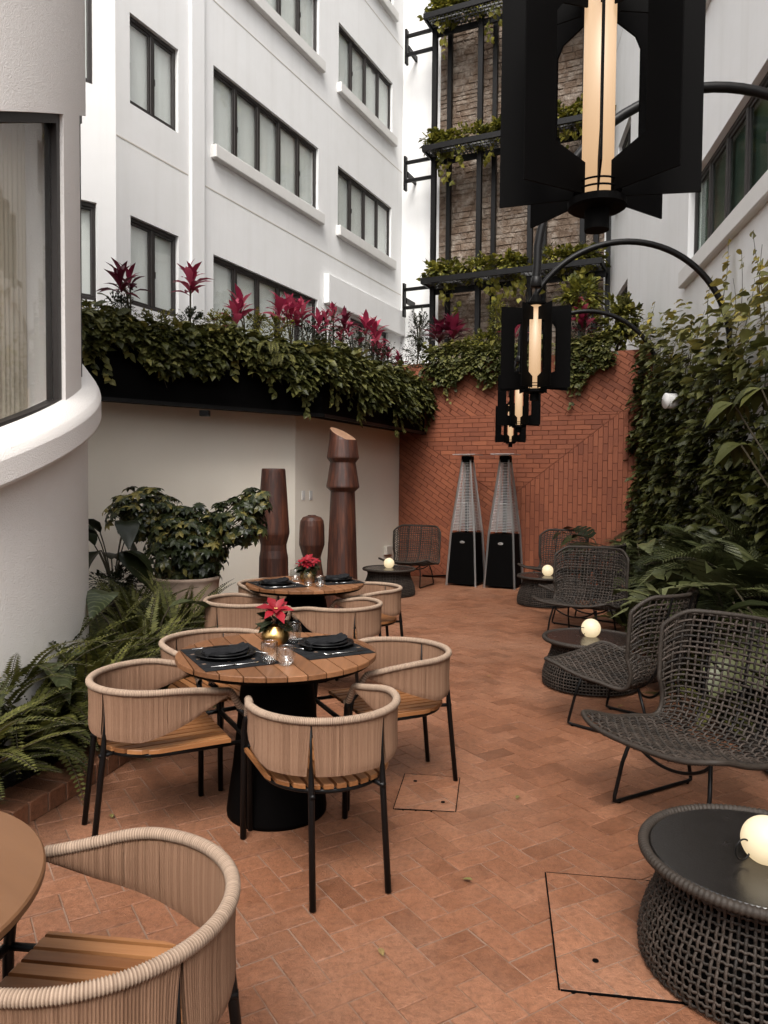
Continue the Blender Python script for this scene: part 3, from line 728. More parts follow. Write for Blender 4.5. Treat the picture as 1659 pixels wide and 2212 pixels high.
# right-hand building
R0 = Vector((RW.P(2.5, 0).x, RW.P(2.5, 0).y, 0))
t = thing('side_building', 'white building along the right side with green-glazed dark windows', 'building', tuple(R0))
def rh(x, y): return RW.hit(x, y)
rs, rz0 = rh(1484, 583); _, rz1 = rh(1484, 400); pitch_ = rh(1512, 500)[0]
r2a, r2z = rh(1363, 265); r2b, _ = rh(1343, 270); _, r2z0 = rh(1343, 356)
rw = [(rs-4.9, rs, rz0, rz1, 8), (r2a, r2b+.35, rz0, rz1, 2)]
DR = 2.85; rw += [(a_, b_, c_+DR, d_+DR, n_) for a_, b_, c_, d_, n_ in rw[:2]]
m = MB(); rects(m, RW, .5, 15.6, 0, 16, [q[:4] for q in rw], .35, R0); m.build('wall', W['plaster'], t)
for q in rw: window(t, RW, *q[:5], True, cur='curtain_green', gl='glass_dark', ofs=-.08, org=R0, wide=.05)
a = math.atan2(RW.e.y, RW.e.x); M = Matrix.Translation(RW.P(0, 0)-R0) @ Matrix.Rotation(a, 4, 'Z'); oy = -1 if (Matrix.Rotation(a, 3, 'Z') @ Vector((0, -1, 0))).dot(RW.n) > 0 else 1
def rbox(mb, s0, s1, z0, z1, f0, f1, c=.01):
    ya, yb = sorted((oy*f0, oy*f1)); mb.bbox((s0, ya, z0), (s1, yb, z1), c, M)
zj = RW.hit(1314, 580)[1]; m = MB()
for k in (0, 1, 2): rbox(m, .6, 15.5, zj+1.2+k*DR-.007, zj+1.2+k*DR+.007, .001, .003, .0008)
m.build('joint_groove', W['concrete'], t)
# unseen wall and door added behind the camera; its height limits light from behind
t = thing('added_rear_wall', 'white rendered wall added out of view behind the viewer to hold back sky light', 'building', (0, -4, 0))
m = MB(); m.box((-9, 0, 0), (3.2, .3, 4.2)); m.build('wall', W['plaster'], t)
m = MB(); m.box((-.9, .31, 0), (1.0, .35, 2.3)); m.build('door', W['bronze'], t)

# ------------------------------------------------------------------ curved stair tower on the left
TC = Vector((-3.6, 4.16, 0)); TR = 1.8; HX = .0143
t = thing('round_tower', 'curved stucco stair tower on the left edge with a sloping rounded sill', 'tower', tuple(TC))
def arc(f0, f1, zlo, zhi, r0, r1, n=None, mb=None, rlo=None):
    """curved block between angles (deg); zlo/zhi functions of the angle or numbers; r1 outer radius"""
    mb = mb or MB(); n = n or max(2, int(abs(f1-f0)/1.5)); A = np.linspace(f0, f1, n+1)
    lo = [zlo(a) if callable(zlo) else zlo for a in A]; hi = [zhi(a) if callable(zhi) else zhi for a in A]
    ring = []
    for a, l, h in zip(A, lo, hi):
        c_, s_ = math.cos(math.radians(a)), math.sin(math.radians(a))
        ring.append([(r0*c_, r0*s_, l), (r1*c_, r1*s_, l), (r1*c_, r1*s_, h), (r0*c_, r0*s_, h)])
    V = np.array(ring); mb.grid(V, .5, closed_u=True, flip=True)
    k = len(V)*4
    mb.add(V[0], np.array([(0, 1, 2, 3)])); mb.add(V[-1], np.array([(3, 2, 1, 0)])); return mb
bot = lambda a: 1.745+.0105*(a+17)
top = lambda a: 3.306+HX*(a+17)
m = arc(-75, 120, -.03, bot, TR-.25, TR); arc(-75, 120, top, 9, TR-.25, TR, mb=m); arc(1.2, 10.5, bot, top, TR-.25, TR, mb=m, n=8); arc(40, 120, bot, top, TR-.25, TR, mb=m)
m.build('wall', W['plaster_warm'], t)
# sloped sill with rounded nose
A = np.arange(-75, 121, 1.5); prof = [(-.10, .13), (.0, .115), (.062, .03), (.076, .004), (.082, -.018), (.083, -.13), (.075, -.146), (.0, -.15), (-.05, -.15)]
V = np.array([[((TR+p[0])*math.cos(math.radians(a)), (TR+p[0])*math.sin(math.radians(a)), 1.665+.0112*(a+17)+p[1]) for p in prof] for a in A])
m = MB()
for i0, i1 in ((0, 3), (2, 5), (4, 6), (5, 7), (6, 9)): m.grid(V[:, i0:i1], .5, flip=True)
m.build('tower_sill', W['plaster_warm'], t, True)
for (f0, f1) in ((-40, 1.2), (10.5, 40)):
    wd = MB(); e = 1.35
    arc(f0, f0+e, bot, top, TR-.09, TR-.022, mb=wd, n=2); arc(f1-e, f1, bot, top, TR-.09, TR-.022, mb=wd, n=2)
    arc(f0+e, f1-e, lambda a: bot(a), lambda a: bot(a)+.06, TR-.09, TR-.022, mb=wd); arc(f0+e, f1-e, lambda a: top(a)-.05, top, TR-.09, TR-.022, mb=wd)
    mid = (f0+f1)/2-6; arc(mid, mid+.9, lambda a: bot(a)+.06, lambda a: top(a)-.05, TR-.085, TR-.03, mb=wd, n=2)
    wo = wd.build('window', W['bronze'], t)
    arc(f0+e, f1-e, lambda a: bot(a)+.05, lambda a: top(a)-.04, TR-.058, TR-.054).build('pane', W['glass'], wo)
    A = np.linspace(f0, f1, 160); V = np.array([[((TR-.21+.006*math.sin(a*4+math.sin(a)))*math.cos(math.radians(a)), (TR-.21+.006*math.sin(a*4+math.sin(a)))*math.sin(math.radians(a)), z(a)) for a in A] for z in (bot, top)])
    m = MB(); m.grid(V, .5); m.build('curtain', W['curtain_warm'], wo, True)
m = arc(-75, 120, 0, 9, TR-.3, TR-.27); m.build('core', W['black_soft'], t)
# brick kerb and soil of the left bed
kb = thing('brick_kerb', 'low kerb of bricks on edge round the fern bed at left', 'kerb', (CURB[0][0], CURB[0][1], 0)); m = MB(); mm = MB()
cp = [Vector(p) for p in CURB]; acc = []
for a, b in zip(cp[:-1], cp[1:]):
    n_ = max(1, int(round((b-a).length/.112)))
    for k in range(n_): acc.append((a.lerp(b, k/n_), a.lerp(b, (k+1)/n_), (b-a).normalized()))
for a, b, d in acc:
    n_ = Vector((-d.y, d.x)); L = (b-a).length; M = Matrix.Translation((a.x-cp[0].x, a.y-cp[0].y, 0)) @ Matrix.Rotation(math.atan2(d.y, d.x), 4, 'Z')
    m.bbox((.004, 0, 0), (L-.004, .215, .094+rng.normal()*.002), .005, M, float(np.clip(.4+.2*rng.normal(), 0, 1)))
    mm.box((0, .004, 0), (L, .21, .088), M)
m.build('bricks', W['floorbrick'], kb); mm.build('mortar', W['mortar'], kb)
m = MB(); pts = [p+Vector((-.2, 0)) for p in cp]+[Vector((-2.6, 8.2)), Vector((-4.6, 6.5)), Vector((-4.6, 1.8))]
V = [(p.x, p.y, .05) for p in pts]; V.append((-3, 5, .10)); m.add(V, [(i, (i+1) % (len(pts)), len(pts)) for i in range(len(pts))]); m.build('soil', W['soil']); tag(bpy.data.objects[-1] if False else COL.objects['soil.001'] if 'soil.001' in COL.objects else COL.objects['soil'], kind='structure')
# soil of the right bed
m = MB(); rb = [RW.P(2.6, 0, .75), RW.P(4.5, 0, .8), RW.P(6.5, 0, .75), RW.P(8.3, 0, .85), RW.P(9.6, 0, .9), RW.P(11.1, 0, .75)]
pts = rb+[RW.P(11.1, 0), RW.P(2.6, 0)]; cen = sum(pts, Vector())/len(pts)
V = [(p.x, p.y, .03) for p in pts]+[(cen.x, cen.y, .05)]; m.add(V, [(i, (i+1) % len(pts), len(pts)) for i in range(len(pts))]); o = m.build('planting_bed', W['soil']); tag(o, kind='structure')
# ------------------------------------------------------------------ round dining table
def circle_strips(R, wd, gap, z0, z1, c=.002, ang=0.0, back=None, half=None):
    """planks along y clipped to a circle (or to the given outline function half(x)->(y0,y1))"""
    mb = MB(); n = int(math.ceil(R/wd))
    for i in range(-n, n):
        x0, x1 = i*wd+gap/2, (i+1)*wd-gap/2
        xs = [x for x in np.linspace(x0, x1, 7) if abs(x) < R-.0005]
        if len(xs) < 2: continue
        f = half or (lambda x: (-math.sqrt(max(R*R-x*x, 0)), math.sqrt(max(R*R-x*x, 0))))
        top = [(x, f(x)[1]) for x in xs]; bot = [(x, f(x)[0]) for x in xs][::-1]
        if top[0][1]-bot[-1][1] < .02 and top[-1][1]-bot[0][1] < .02: continue
        mb.prism(top+bot, z0, z1, Matrix.Rotation(ang, 4, 'Z'), float(rng.random()), c)
    return mb
TA = math.atan2(.91, -.4)-PI/2
def make_table():
    t = thing('dining_table', '', 'table')
    o = circle_strips(.46, .083, .005, .722, .744, .003, TA).build('tabletop', W['teak'], t)
    m = MB(); m.lathe([(.30, .700), (.435, .702), (.452, .716), (.452, .7215), (.0, .7215)], 64); m.build('top_ring', W['black_soft'], t)
    m = MB(); m.lathe([(.10, .70), (.10, .648), (.115, .646), (.145, .638), (.162, .615), (.170, .58), (.178, .50), (.190, .36), (.205, .22), (.222, .10), (.232, .02), (.230, .0)], 56)
    m.build('pedestal', W['black_soft'], t, True); return t
TAB = make_table()
T1, T2, T3 = Vector((-.49, 3.42, 0)), Vector((-.615, 5.8, 0)), Vector((-1.12, 1.33, 0))
GT = 'round slatted dining tables'
place(TAB, True, T1, 0, 'round teak slatted table with black bell pedestal, the middle one set for two', GT)
tb2 = place(TAB, False, T2, 0, 'round teak slatted table farthest from the viewer, set in front of the carved posts', GT)
tb3 = place(TAB, False, T3, .9, 'round plain-topped table cut off by the left edge of the picture, with nothing on it', GT)
for c_ in list(tb3.children):
    if c_.name.startswith('tabletop'):
        bpy.data.objects.remove(c_)
m = MB(); m.lathe([(.0, .722), (.452, .722), (.46, .727), (.46, .740), (.456, .744), (.0, .744)], 96, cap=False, rnd=.62); m.build('tabletop', W['teak_veneer'], tb3)

# ------------------------------------------------------------------ dining chair (faces +y)
def rim_path(n):
    """plan of the backrest: rear arc then arms running forward; returns xy, z top, z bottom, arc position"""
    R = .292; th1 = math.radians(112); La = .20; La0 = R*th1; tot = 2*(La0+La); s = np.linspace(-tot/2, tot/2, n); P = []
    for q in s:
        a = abs(q); sg = 1 if q >= 0 else -1
        if a <= La0: th = a/R; x, y = R*math.sin(th), -R*math.cos(th)
        else:
            e = a-La0; x0, y0 = R*math.sin(th1), -R*math.cos(th1); th = th1-min(1, e/.12)*math.radians(18)
            tx, ty = math.cos(th1-math.radians(9)), math.sin(th1-math.radians(9)); x, y = x0+tx*e, y0+ty*e
        P.append((sg*x, y))
    return np.array(P), s, tot/2, La0
def make_chair():
    t = thing('dining_chair', '', 'chair')
    pitch = .0064; P0, s0, half, La0 = rim_path(4001)
    ncord = int(2*half/pitch); n = ncord*4
    P, s, half, La0 = rim_path(n+1)
    a = np.abs(s)/half
    sm = lambda x: np.clip(x, 0, 1)**2*(3-2*np.clip(x, 0, 1))
    zt = .703-.045*sm((a-.55)/.45)-.085*sm((a-.91)/.09)
    zb = .492+.15*np.clip((a-.42)/.50, 0, 1)**1.15
    zb = np.minimum(zb, zt-.012)
    T = np.gradient(P, axis=0); T /= np.linalg.norm(T, axis=1, keepdims=True); Nn = np.stack([T[:, 1], -T[:, 0]], -1)   # outward
    rib = .5+.5*np.cos(2*PI*np.arange(n+1)/4+PI*.0)       # 1,.5,0,.5
    cord = (np.arange(n+1)//4); jit = rng.normal(size=ncord+2)*.0010; rj = rng.random(ncord+2)
    loose = np.zeros(ncord+2)
    for k in range(7):
        c_ = rng.integers(6, ncord-6); loose[c_] = .0035*(1 if rng.random() < .5 else -1)
    leg_s = math.radians(29)*.292
    K = 9; rows = np.linspace(0, 1, K)
    for side, name in ((1, 'o'), (-1, 'i')): pass
    mb = MB()
    for side in (1, -1):
        G = np.zeros((K, n+1, 3)); RR = np.zeros((K, n+1))
        for r_, tt in enumerate(rows):
            z = zt*(1-tt)+zb*tt-.004*(tt == 0)
            ds = np.zeros(n+1)
            for L in (-leg_s, leg_s):        # cords parted round the rear legs, wider towards the bottom
                dd = s-L; ds += np.sign(dd+1e-9)*(.016*tt**1.1)*np.exp(-(dd/.035)**2)
            ds += loose[cord]*math.sin(tt*PI*.9)
            idx = np.clip((s+ds+half)/(2*half)*n, 0, n); i0 = np.clip(idx.astype(int), 0, n-1); fr = (idx-i0)[:, None]
            Q = P[i0]*(1-fr)+P[i0+1]*fr; NN = Nn[i0]
            bulge = side*(.0034+.0044*rib*1.0)+jit[cord]*.5+ -.006*math.sin(tt*PI)*.6
            if tt == 1: bulge = side*.001+bulge*0
            G[r_, :, :2] = Q+NN*np.asarray(bulge)[:, None]; G[r_, :, 2] = z; RR[r_] = rj[cord]*.55+.45*rib*0+ .25
        keep = np.ones(n+1, bool)
        idm = np.arange(K*(n+1)).reshape(K, n+1)
        q = np.stack([idm[:-1, :-1], idm[:-1, 1:], idm[1:, 1:], idm[1:, :-1]], -1)
        # open slit at the legs
        cols = np.ones(n, bool)
        for L in (-leg_s, leg_s):
            j = int(round((L+half)/(2*half)*n)); cols[j-1:j+1] = False
        q = q[:, cols].reshape(-1, 4)
        if side < 0: q = q[:, ::-1]
        mb.add(G.reshape(-1, 3), q, RR.reshape(-1))
    mb.build('backrest', W['cord'], t, True)
    # wrapped rim; shade in the grooves between wraps is put into the colour
    m = MB(); step = 2; ii = np.arange(0, n+1, step); rp = np.c_[P[ii], zt[ii]]
    al_t = (ii//2) % 2 == 0; rr = .0148+.0018*np.where(al_t, 1, -1)
    m.tube(rp, rr, 10, cap=False, rnd=np.repeat(np.where(al_t, .9, .1)+.1*rng.normal(size=len(ii)), 10)); o = m.build('top_rim', W['rim'], t, True)
    # legs
    E = P[-1]; ze = zt[-1]
    for sg in (-1, 1):
        m = MB(); m.tube([(sg*E[0], E[1]-.02, ze+.0), (sg*(E[0]+.006), E[1]+.012, ze-.03), (sg*(E[0]+.010), E[1]+.022, ze-.08), (sg*(E[0]+.008), E[1]+.03, .40), (sg*(E[0]+.010), E[1]+.035, .003)], .0135, 10)
        m.lathe([(.0125, .0), (.0125, .010)], 10, (sg*(E[0]+.010), E[1]+.035, 0)); m.build('leg', W['black'], t, True)
    for sg in (-1, 1):
        x, y = .292*math.sin(math.radians(29)), -.292*math.cos(math.radians(29))
        m = MB(); m.tube([(sg*x, y+.005, .69), (sg*x*1.0, y+.004, .55), (sg*x, y-.002, .44), (sg*(x+.008), y-.045, .003)], [.003, .006, .0125, .0125], 10); m.build('leg', W['black'], t, True)
    # seat frame and struts
    m = MB(); th = np.linspace(-PI, 0, 25); fr = [( .235*math.cos(a_), .235*math.sin(a_)-.01, .418) for a_ in th]
    ring = [(.235, .255, .418)]+[(.235, .0, .418)]+[(.235*math.cos(-u), .235*math.sin(-u)-.01, .418) for u in np.linspace(.05, PI-.05, 24)]+[(-.235, 0, .418), (-.235, .255, .418)]
    m.tube(ring, .011, 8); m.tube([(-(E[0]+.009), E[1]+.03, .418), (E[0]+.009, E[1]+.03, .418)], .012, 8)
    for sg in (-1, 1):
        x, y = .292*math.sin(math.radians(29)), -.292*math.cos(math.radians(29)); m.tube([(sg*x, y-.018, .418), (sg*x*.8, y+.075, .418)], .010, 8)
        m.tube([(sg*.235, .05, .418), (sg*(E[0]+.006), E[1]+.02, .418)], .010, 8)
    m.build('seat_frame', W['black'], t, True)
    half_ = lambda x: (-math.sqrt(max(.262**2-x*x, 0))+.0, .245)
    circle_strips(.2615, .0476, .0115, .431, .449, .003, 0, half=half_).build('seat', W['teak_seat'], t)
    for c_ in t.children:
        n_ = len(c_.data.vertices); a_ = np.empty(n_*3, np.float32); c_.data.vertices.foreach_get('co', a_); a_ = a_.reshape(-1, 3); a_[:, 2] *= .955; c_.data.vertices.foreach_set('co', a_.reshape(-1)); c_.data.update()
    return t
CH = make_chair()
GC = 'rope-backed dining chairs'
def ang2(fx, fy): return math.atan2(-fx, fy)
ch = [((-.235, 2.92), (-.427, .905), 'rope-backed teak chair at the near side of the middle table, its back to the viewer'),
      ((-.985, 3.25), (.88, .475), 'rope-backed teak chair left of the middle table beside the ferns, facing right'),
      ((.045, 3.765), (-.905, -.425), 'rope-backed teak chair right of the middle table on the open floor, facing left'),
      ((-.89, 3.97), (.59, -.81), 'rope-backed chair behind the middle table, mostly hidden by its top'),
      ((-1.0, 5.38), (.88, .475), 'rope-backed chair at the front left of the far table, beside the weathered pot'),
      ((-.31, 5.25), (-.8, .6), 'rope-backed chair at the near right of the far table, its back to the viewer'),
      ((-.15, 6.05), (-.905, -.425), 'rope-backed chair at the right end of the far table, facing left'),
      ((-.93, 6.27), (.5, -.86), 'rope-backed chair behind the far table in front of the left carved post'),
      ((-.60, 1.485), (-.99, .12), 'large foreground rope-backed chair at the bottom left, closest to the viewer')]
for i, (p, f, l) in enumerate(ch): place(CH, i == 0, (p[0], p[1], .002), ang2(*f), l, GC)

# ------------------------------------------------------------------ table settings
def make_vase(star):
    v = thing('vase', '', 'vase'); m = MB(); n = 48; Z = np.linspace(0, 1, 14); th = np.arange(n)*2*PI/n
    V = []
    for q in Z:
        r = .030+.034*math.sin(PI*(.12+.80*q)); r = r*(1+.035*np.cos(th*24)) if .1 < q < .9 else r*np.ones(n)
        V.append(np.stack([r*np.cos(th), r*np.sin(th), np.full(n, .095*q)], -1))
    m.grid(np.array(V), .5, closed_u=True); m.lathe([(.036, .002), (.0, .0015)], 24, cap=False); m.build('bowl', W['gold'], v, True)
    m = MB(); N = 26; az = rng.random(N)*6.28; el = rng.normal(size=N)*.45
    d = np.stack([np.cos(az)*np.cos(el), np.sin(az)*np.cos(el), np.sin(el)], -1); p = d*.02+np.array([0, 0, .115])
    leaves(m, 'oval', p, d+[0, 0, -.15], rdir(N, 1.5), .085*(.7+.5*rng.random(N)), .1+.5*rng.random(N)); m.build('leaves', W['dark_leaf'], v, True)
    m = MB()
    spots = [(0, -.02, .175, .095)] if star else [(-.03, -.03, .165, .055), (.035, -.03, .155, .05), (0, -.05, .14, .045), (.0, .02, .185, .06), (-.05, .01, .15, .05), (.055, .02, .165, .045), (-.01, -.045, .18, .05)]
    for (x, y, z, s_) in spots:
        for ring, (k, sc, e) in enumerate(((6, 1.0, .12), (5, .7, .55))):
            az = np.arange(k)*2*PI/k+ring*.5+rng.random(); e_ = e+rng.normal(size=k)*.12
            tilt = np.array([0, -.45, .9]); tilt /= np.linalg.norm(tilt)
            b1 = norm(np.cross(tilt, [1, 0, 0])); b2 = np.cross(tilt, b1)
            d = np.cos(az)[:, None]*b1+np.sin(az)[:, None]*b2+e_[:, None]*tilt
            leaves(m, 'oval', np.tile((x, y, z), (k, 1)), d, np.tile(tilt, (k, 1)), s_*sc*(.85+.3*rng.random(k)), .25+.7*rng.random(k))
    o = m.build('flower', W['red'], v, True)
    m = MB()
    for (x, y, z, s_) in spots[:1]:
        for k in range(6): m.lathe([(.0, .0), (.004, .002), (.004, .006), (0, .008)], 8, (x+.006*math.cos(k), y-.01+.006*math.sin(k), z+.004))
    m.build('flower_centre', W['gold'], o, True)
    m = MB()                                             # pine cone tucked in the leaves
    for k in range(40):
        a_ = k*2.4; z = k/40; r = .022*math.sin(PI*min(1, z*1.1+.1)); leaves(m, 'small', np.array([[.045+r*math.cos(a_), -.035+r*math.sin(a_), .078+.045*z]]), np.array([[math.cos(a_), math.sin(a_), .5]]), np.array([[0, 0, 1.0]]), .018, .2)
    m.build('pine_cone', W['endgrain'], v); return v
def lathe_thing(name, label, cat, prof, mtl, loc, n=40, group=None, part='bowl'):
    t = thing(name, label, cat, loc, 0, group); m = MB(); m.lathe(prof, n, cap=False); m.build(part, mtl, t, True); return t
def tumbler(loc, label, group, ribbed=True):
    t = thing('glass', label, 'glass', loc, rng.random()*6, group); n = 60; th = np.arange(n)*2*PI/n; V = []
    prof = [(.026, .0), (.030, .003), (.035, .03), (.037, .06), (.035, .09), (.0335, .095), (.0320, .095), (.0335, .088), (.0352, .06), (.033, .03), (.027, .012), (.0, .010)] if ribbed else \
           [(.022, .0), (.030, .004), (.041, .03), (.043, .055), (.039, .078), (.037, .082), (.0355, .081), (.036, .07), (.034, .035), (.022, .016), (.0, .014)]
    for r, z in prof: V.append(np.stack([r*(1+(.035*np.cos(th*15) if ribbed and r > .03 else 0))*np.cos(th), r*(1+(.035*np.cos(th*15) if ribbed and r > .03 else 0))*np.sin(th), np.full(n, z)], -1))
    m = MB(); m.grid(np.array(V), .5, closed_u=True); m.build('bowl', W['glassware'], t, True)
    m = MB(); m.lathe([(.0, .0005), (.024, .001), (.025, .006), (.0, .009)], 24, cap=False); m.build('glass_base', W['glassware'], t, True); return t
def make_plates():
    p = thing('plate', '', 'plate'); m = MB(); m.lathe([(.0, .004), (.07, .004), (.075, .0), (.082, .003), (.130, .016), (.134, .018), (.133, .021), (.085, .009), (.0, .008)], 64, cap=False); m.build('dish', W['plate'], p, True); return p
def make_plate_small():
    p = thing('side_plate', '', 'plate'); m = MB(); m.lathe([(.0, .003), (.05, .003), (.055, .0), (.062, .003), (.102, .013), (.106, .015), (.105, .018), (.065, .008), (.0, .007)], 64, cap=False); m.build('dish', W['plate'], p, True); return p
def make_napkin():
    p = thing('napkin', '', 'napkin'); m = MB(); nx, ny = 40, 26; X = np.linspace(-1, 1, nx); Y = np.linspace(-1, 1, ny); G = np.zeros((2, ny, nx, 3))
    for j, y in enumerate(Y):
        for i, x in enumerate(X):
            fold = .003*math.sin(y*9+x*2.2)+.003*math.sin(x*4-y*4)+.0015*math.sin(x*11+3)
            h = .017*(1-.7*abs(y)**2.5)*(1-.3*x*x)+fold+.018*max(0, x-.5)
            G[0, j, i] = (x*.105*(1-.10*y*y), y*(.040+.010*math.sin(x*3)), max(.004, h+.006)); G[1, j, i] = (x*.103, y*.038, .001)
    m.grid(G[0], .5); m.grid(G[1], .5, flip=True)
    e = [(0, slice(None)), ]
    for row in ((G[0][0], G[1][0]), (G[1][-1], G[0][-1]), (G[0][:, -1], G[1][:, -1]), (G[1][:, 0], G[0][:, 0])): m.grid(np.array([row[0], row[1]]), .5)
    m.build('cloth', W['napkin'], p, True); return p
def make_mat():
    p = thing('placemat', '', 'placemat'); m = MB(); m.bbox((-.225, -.165, 0), (.225, .165, .0028), .001); m.build('mat', W['placemat'], p)
    m = MB(); q = MB()
    for i in range(9):
        for j in range(6):
            x, y = -.2+i*.05, -.138+j*.055
            if (i+j) % 2: m.box((x-.024, y-.0265, .0028), (x+.024, y+.0265, .0040), rnd=float(rng.random()))
            elif i in (2, 4, 6): q.box((x-.008, y-.008, .0028), (x+.008, y+.008, .0036))
    m.build('weave', W['napkin'], p); q.build('inset', W['matweave'], p); return p
def make_cutlery(kind):
    p = thing(kind, '', kind); m = MB()
    if kind == 'knife':
        m.tube([(x, 0, .0035) for x in (-.11, -.02, .0)], [.0035, .0035, .003], 8, flat=.6, up=(0, 0, 1)); m.bbox((.0, -.007, .0025), (.10, .006, .0045), .001)
    elif kind == 'fork':
        m.tube([(-.10, 0, .0035), (.0, 0, .0035), (.045, 0, .005)], [.0035, .003, .003], 8, flat=.6, up=(0, 0, 1)); m.bbox((.045, -.011, .004), (.060, .011, .006), .001)
        for k in range(4): m.tube([(.058, -.0095+k*.0063, .005), (.08, -.0095+k*.0063, .0035), (.095, -.009+k*.006, .007)], .0014, 6)
    else:
        m.tube([(-.08, 0, .0035), (.0, 0, .0035), (.03, 0, .006)], [.0032, .0028, .003], 8, flat=.6, up=(0, 0, 1))
        th = np.linspace(0, 2*PI, 24, endpoint=False); V = [np.stack([.055+.027*r*np.cos(th), .019*r*np.sin(th), np.full(24, .0085-.006*(1-r*r))], -1) for r in (.01, .5, .8, 1)]
        m.grid(np.array(V), .5, closed_u=True); m.grid(np.array(V)-[0, 0, .001], .5, closed_u=True, flip=True)
    m.build('blade' if kind == 'knife' else ('tines' if kind == 'fork' else 'spoon_bowl'), W['silver'], p, True); return p
PR = dict(mat=make_mat(), plate=make_plates(), splate=make_plate_small(), napkin=make_napkin(), knife=make_cutlery('knife'), fork=make_cutlery('fork'), spoon=make_cutlery('spoon'))
used = set()
def put(k, loc, rz, label, group):
    o = place(PR[k], k not in used, loc, rz, label, group); used.add(k); return o
ZT = .7446
def setting(T, which):
    far = which == 'far'; nm = 'far' if far else 'middle'
    fdir = Vector((.88, .475, 0)).normalized()
    for sgn, side in ((1, 'left'), (-1, 'right')):
        f = fdir*sgn; rt = Vector((f.y, -f.x, 0)); c = Vector((T.x, T.y, ZT))-f*.232+rt*.0
        if far and sgn < 0: c += Vector((.02, .03, 0))
        rz = math.atan2(rt.y, rt.x)
        put('mat', c, rz, f'dark woven placemat on the {side} side of the {nm} dining table', 'placemats')
        z = Vector((0, 0, .0042)); pc = c-f*.015
        put('plate', pc+z, rng.random()*6, f'larger black plate on the {side} placemat of the {nm} table', 'large black plates')
        put('splate', pc+z+Vector((0, 0, .0085)), rng.random()*6, f'smaller black plate stacked on the larger one at the {side} of the {nm} table', 'small black plates')
        put('napkin', pc+z+Vector((0, 0, .0165)), math.atan2(f.y, f.x)*1+(.15 if sgn > 0 else PI+.1), f'folded charcoal napkin on the {side} plates of the {nm} table', 'charcoal napkins')
        zz = Vector((0, 0, .0042)); af = math.atan2(f.y, f.x)
        put('knife', c+rt*.180+zz-f*.02, af, f'steel knife beside the {side} plates of the {nm} table', 'knives')
        put('fork', c-rt*.185+zz-f*.02, af, f'steel fork beside the {side} plates of the {nm} table', 'forks')
        put('spoon', c+f*.13-rt*.02+zz, af+PI/2+.5, f'steel spoon at the inner edge of the {side} placemat on the {nm} table', 'spoons')
setting(T1, 'mid'); setting(T2, 'far')
v = make_vase(True); place(v, True, (T1.x-.03, T1.y+.13, ZT+.0015), .25, 'ribbed gold vase with one large poinsettia bloom and a pine cone on the middle table', 'gold vases of poinsettia')
v = make_vase(False); place(v, True, (T2.x+.02, T2.y+.02, ZT+.0015), .1, 'ribbed gold vase crowded with small red poinsettias on the far table', 'gold vases of poinsettia')
GG = 'drinking glasses'
p = atz(582, 1433, ZT); tumbler(p+Vector((0, 0, .0015)), 'tall ribbed tumbler in front of the vase on the middle table', GG)
p = atz(617, 1437, ZT); tumbler(p+Vector((0, 0, .0015)), 'rounded clear double-walled glass right of the tumbler on the middle table', GG, False)
p = atz(634, 1388, ZT); tumbler(p+Vector((0, 0, .0015)), 'ribbed tumbler standing behind the vase on the middle table', GG)
p = atz(666, 1266, ZT); tumbler(p+Vector((0, 0, .0015)), 'ribbed tumbler in front of the vase on the far table', GG)
p = atz(691, 1267, ZT); tumbler(p+Vector((0, 0, .0015)), 'rounded clear glass right of the tumbler on the far table', GG, False)
p = atz(637, 1253, ZT); tumbler(p+Vector((0, 0, .0015)), 'rounded glass left of the vase on the far table', GG, False)

# ------------------------------------------------------------------ woven lounge chair (faces +y)
def spline(pts, n):
    P = np.array(pts, float); t = np.linspace(0, len(P)-1, n); i = np.clip(t.astype(int), 0, len(P)-2); f = (t-i)[:, None]
    p0 = P[np.clip(i-1, 0, None)]; p1 = P[i]; p2 = P[i+1]; p3 = P[np.clip(i+2, None, len(P)-1)]
    return .5*((2*p1)+(-p0+p2)*f+(2*p0-5*p1+4*p2-p3)*f**2+(-p0+3*p1-3*p2+p3)*f**3)
PROF = spline([(.43, .375), (.33, .372), (.2, .345), (.05, .315), (-.09, .305), (-.20, .345), (-.27, .43), (-.31, .54), (-.335, .66), (-.36, .78), (-.385, .885)], 400)
al = np.r_[0, np.cumsum(np.linalg.norm(np.diff(PROF, axis=0), axis=1))]; SL = al[-1]
def shell(u, v):
    """u across -1..1, v along 0..1 (front edge to top)"""
    u = np.asarray(u, float); v = np.asarray(v, float)
    cu = np.clip((np.abs(u)-.70)/.30, 0, 1)
    v = v*(1-.075*cu**2.2)+(1-v)*.030*cu**2
    y = np.interp(v*SL, al, PROF[:, 0]); z = np.interp(v*SL, al, PROF[:, 1])
    wv = np.interp(v, [0, .06, .3, .5, .62, .8, .93, 1], [.355, .375, .38, .375, .375, .385, .385, .37])
    back = np.clip((v-.45)/.25, 0, 1)**1.2*(1); seat = np.clip(1-v/.5, 0, 1)
    au = np.abs(u); y = y+back*(.10+.16*np.clip(v-.5,0,1))*au**2.2+seat**3*(-.02*au**2); z = z+seat**1.2*(.065*au**2)+(.03*np.exp(-((v-.38)/.12)**2))*au**3 -seat**4*.015*np.cos(u*PI)*0
    z = z+seat**3*.012*np.cos(u*PI*1.0)
    return np.stack([u*wv, y, z], -1)
def snorm(u, v):
    e = 1e-3; du = shell(u+e, v)-shell(u-e, v); dv = shell(u, v+e)-shell(u, v-e); return norm(np.cross(dv, du))
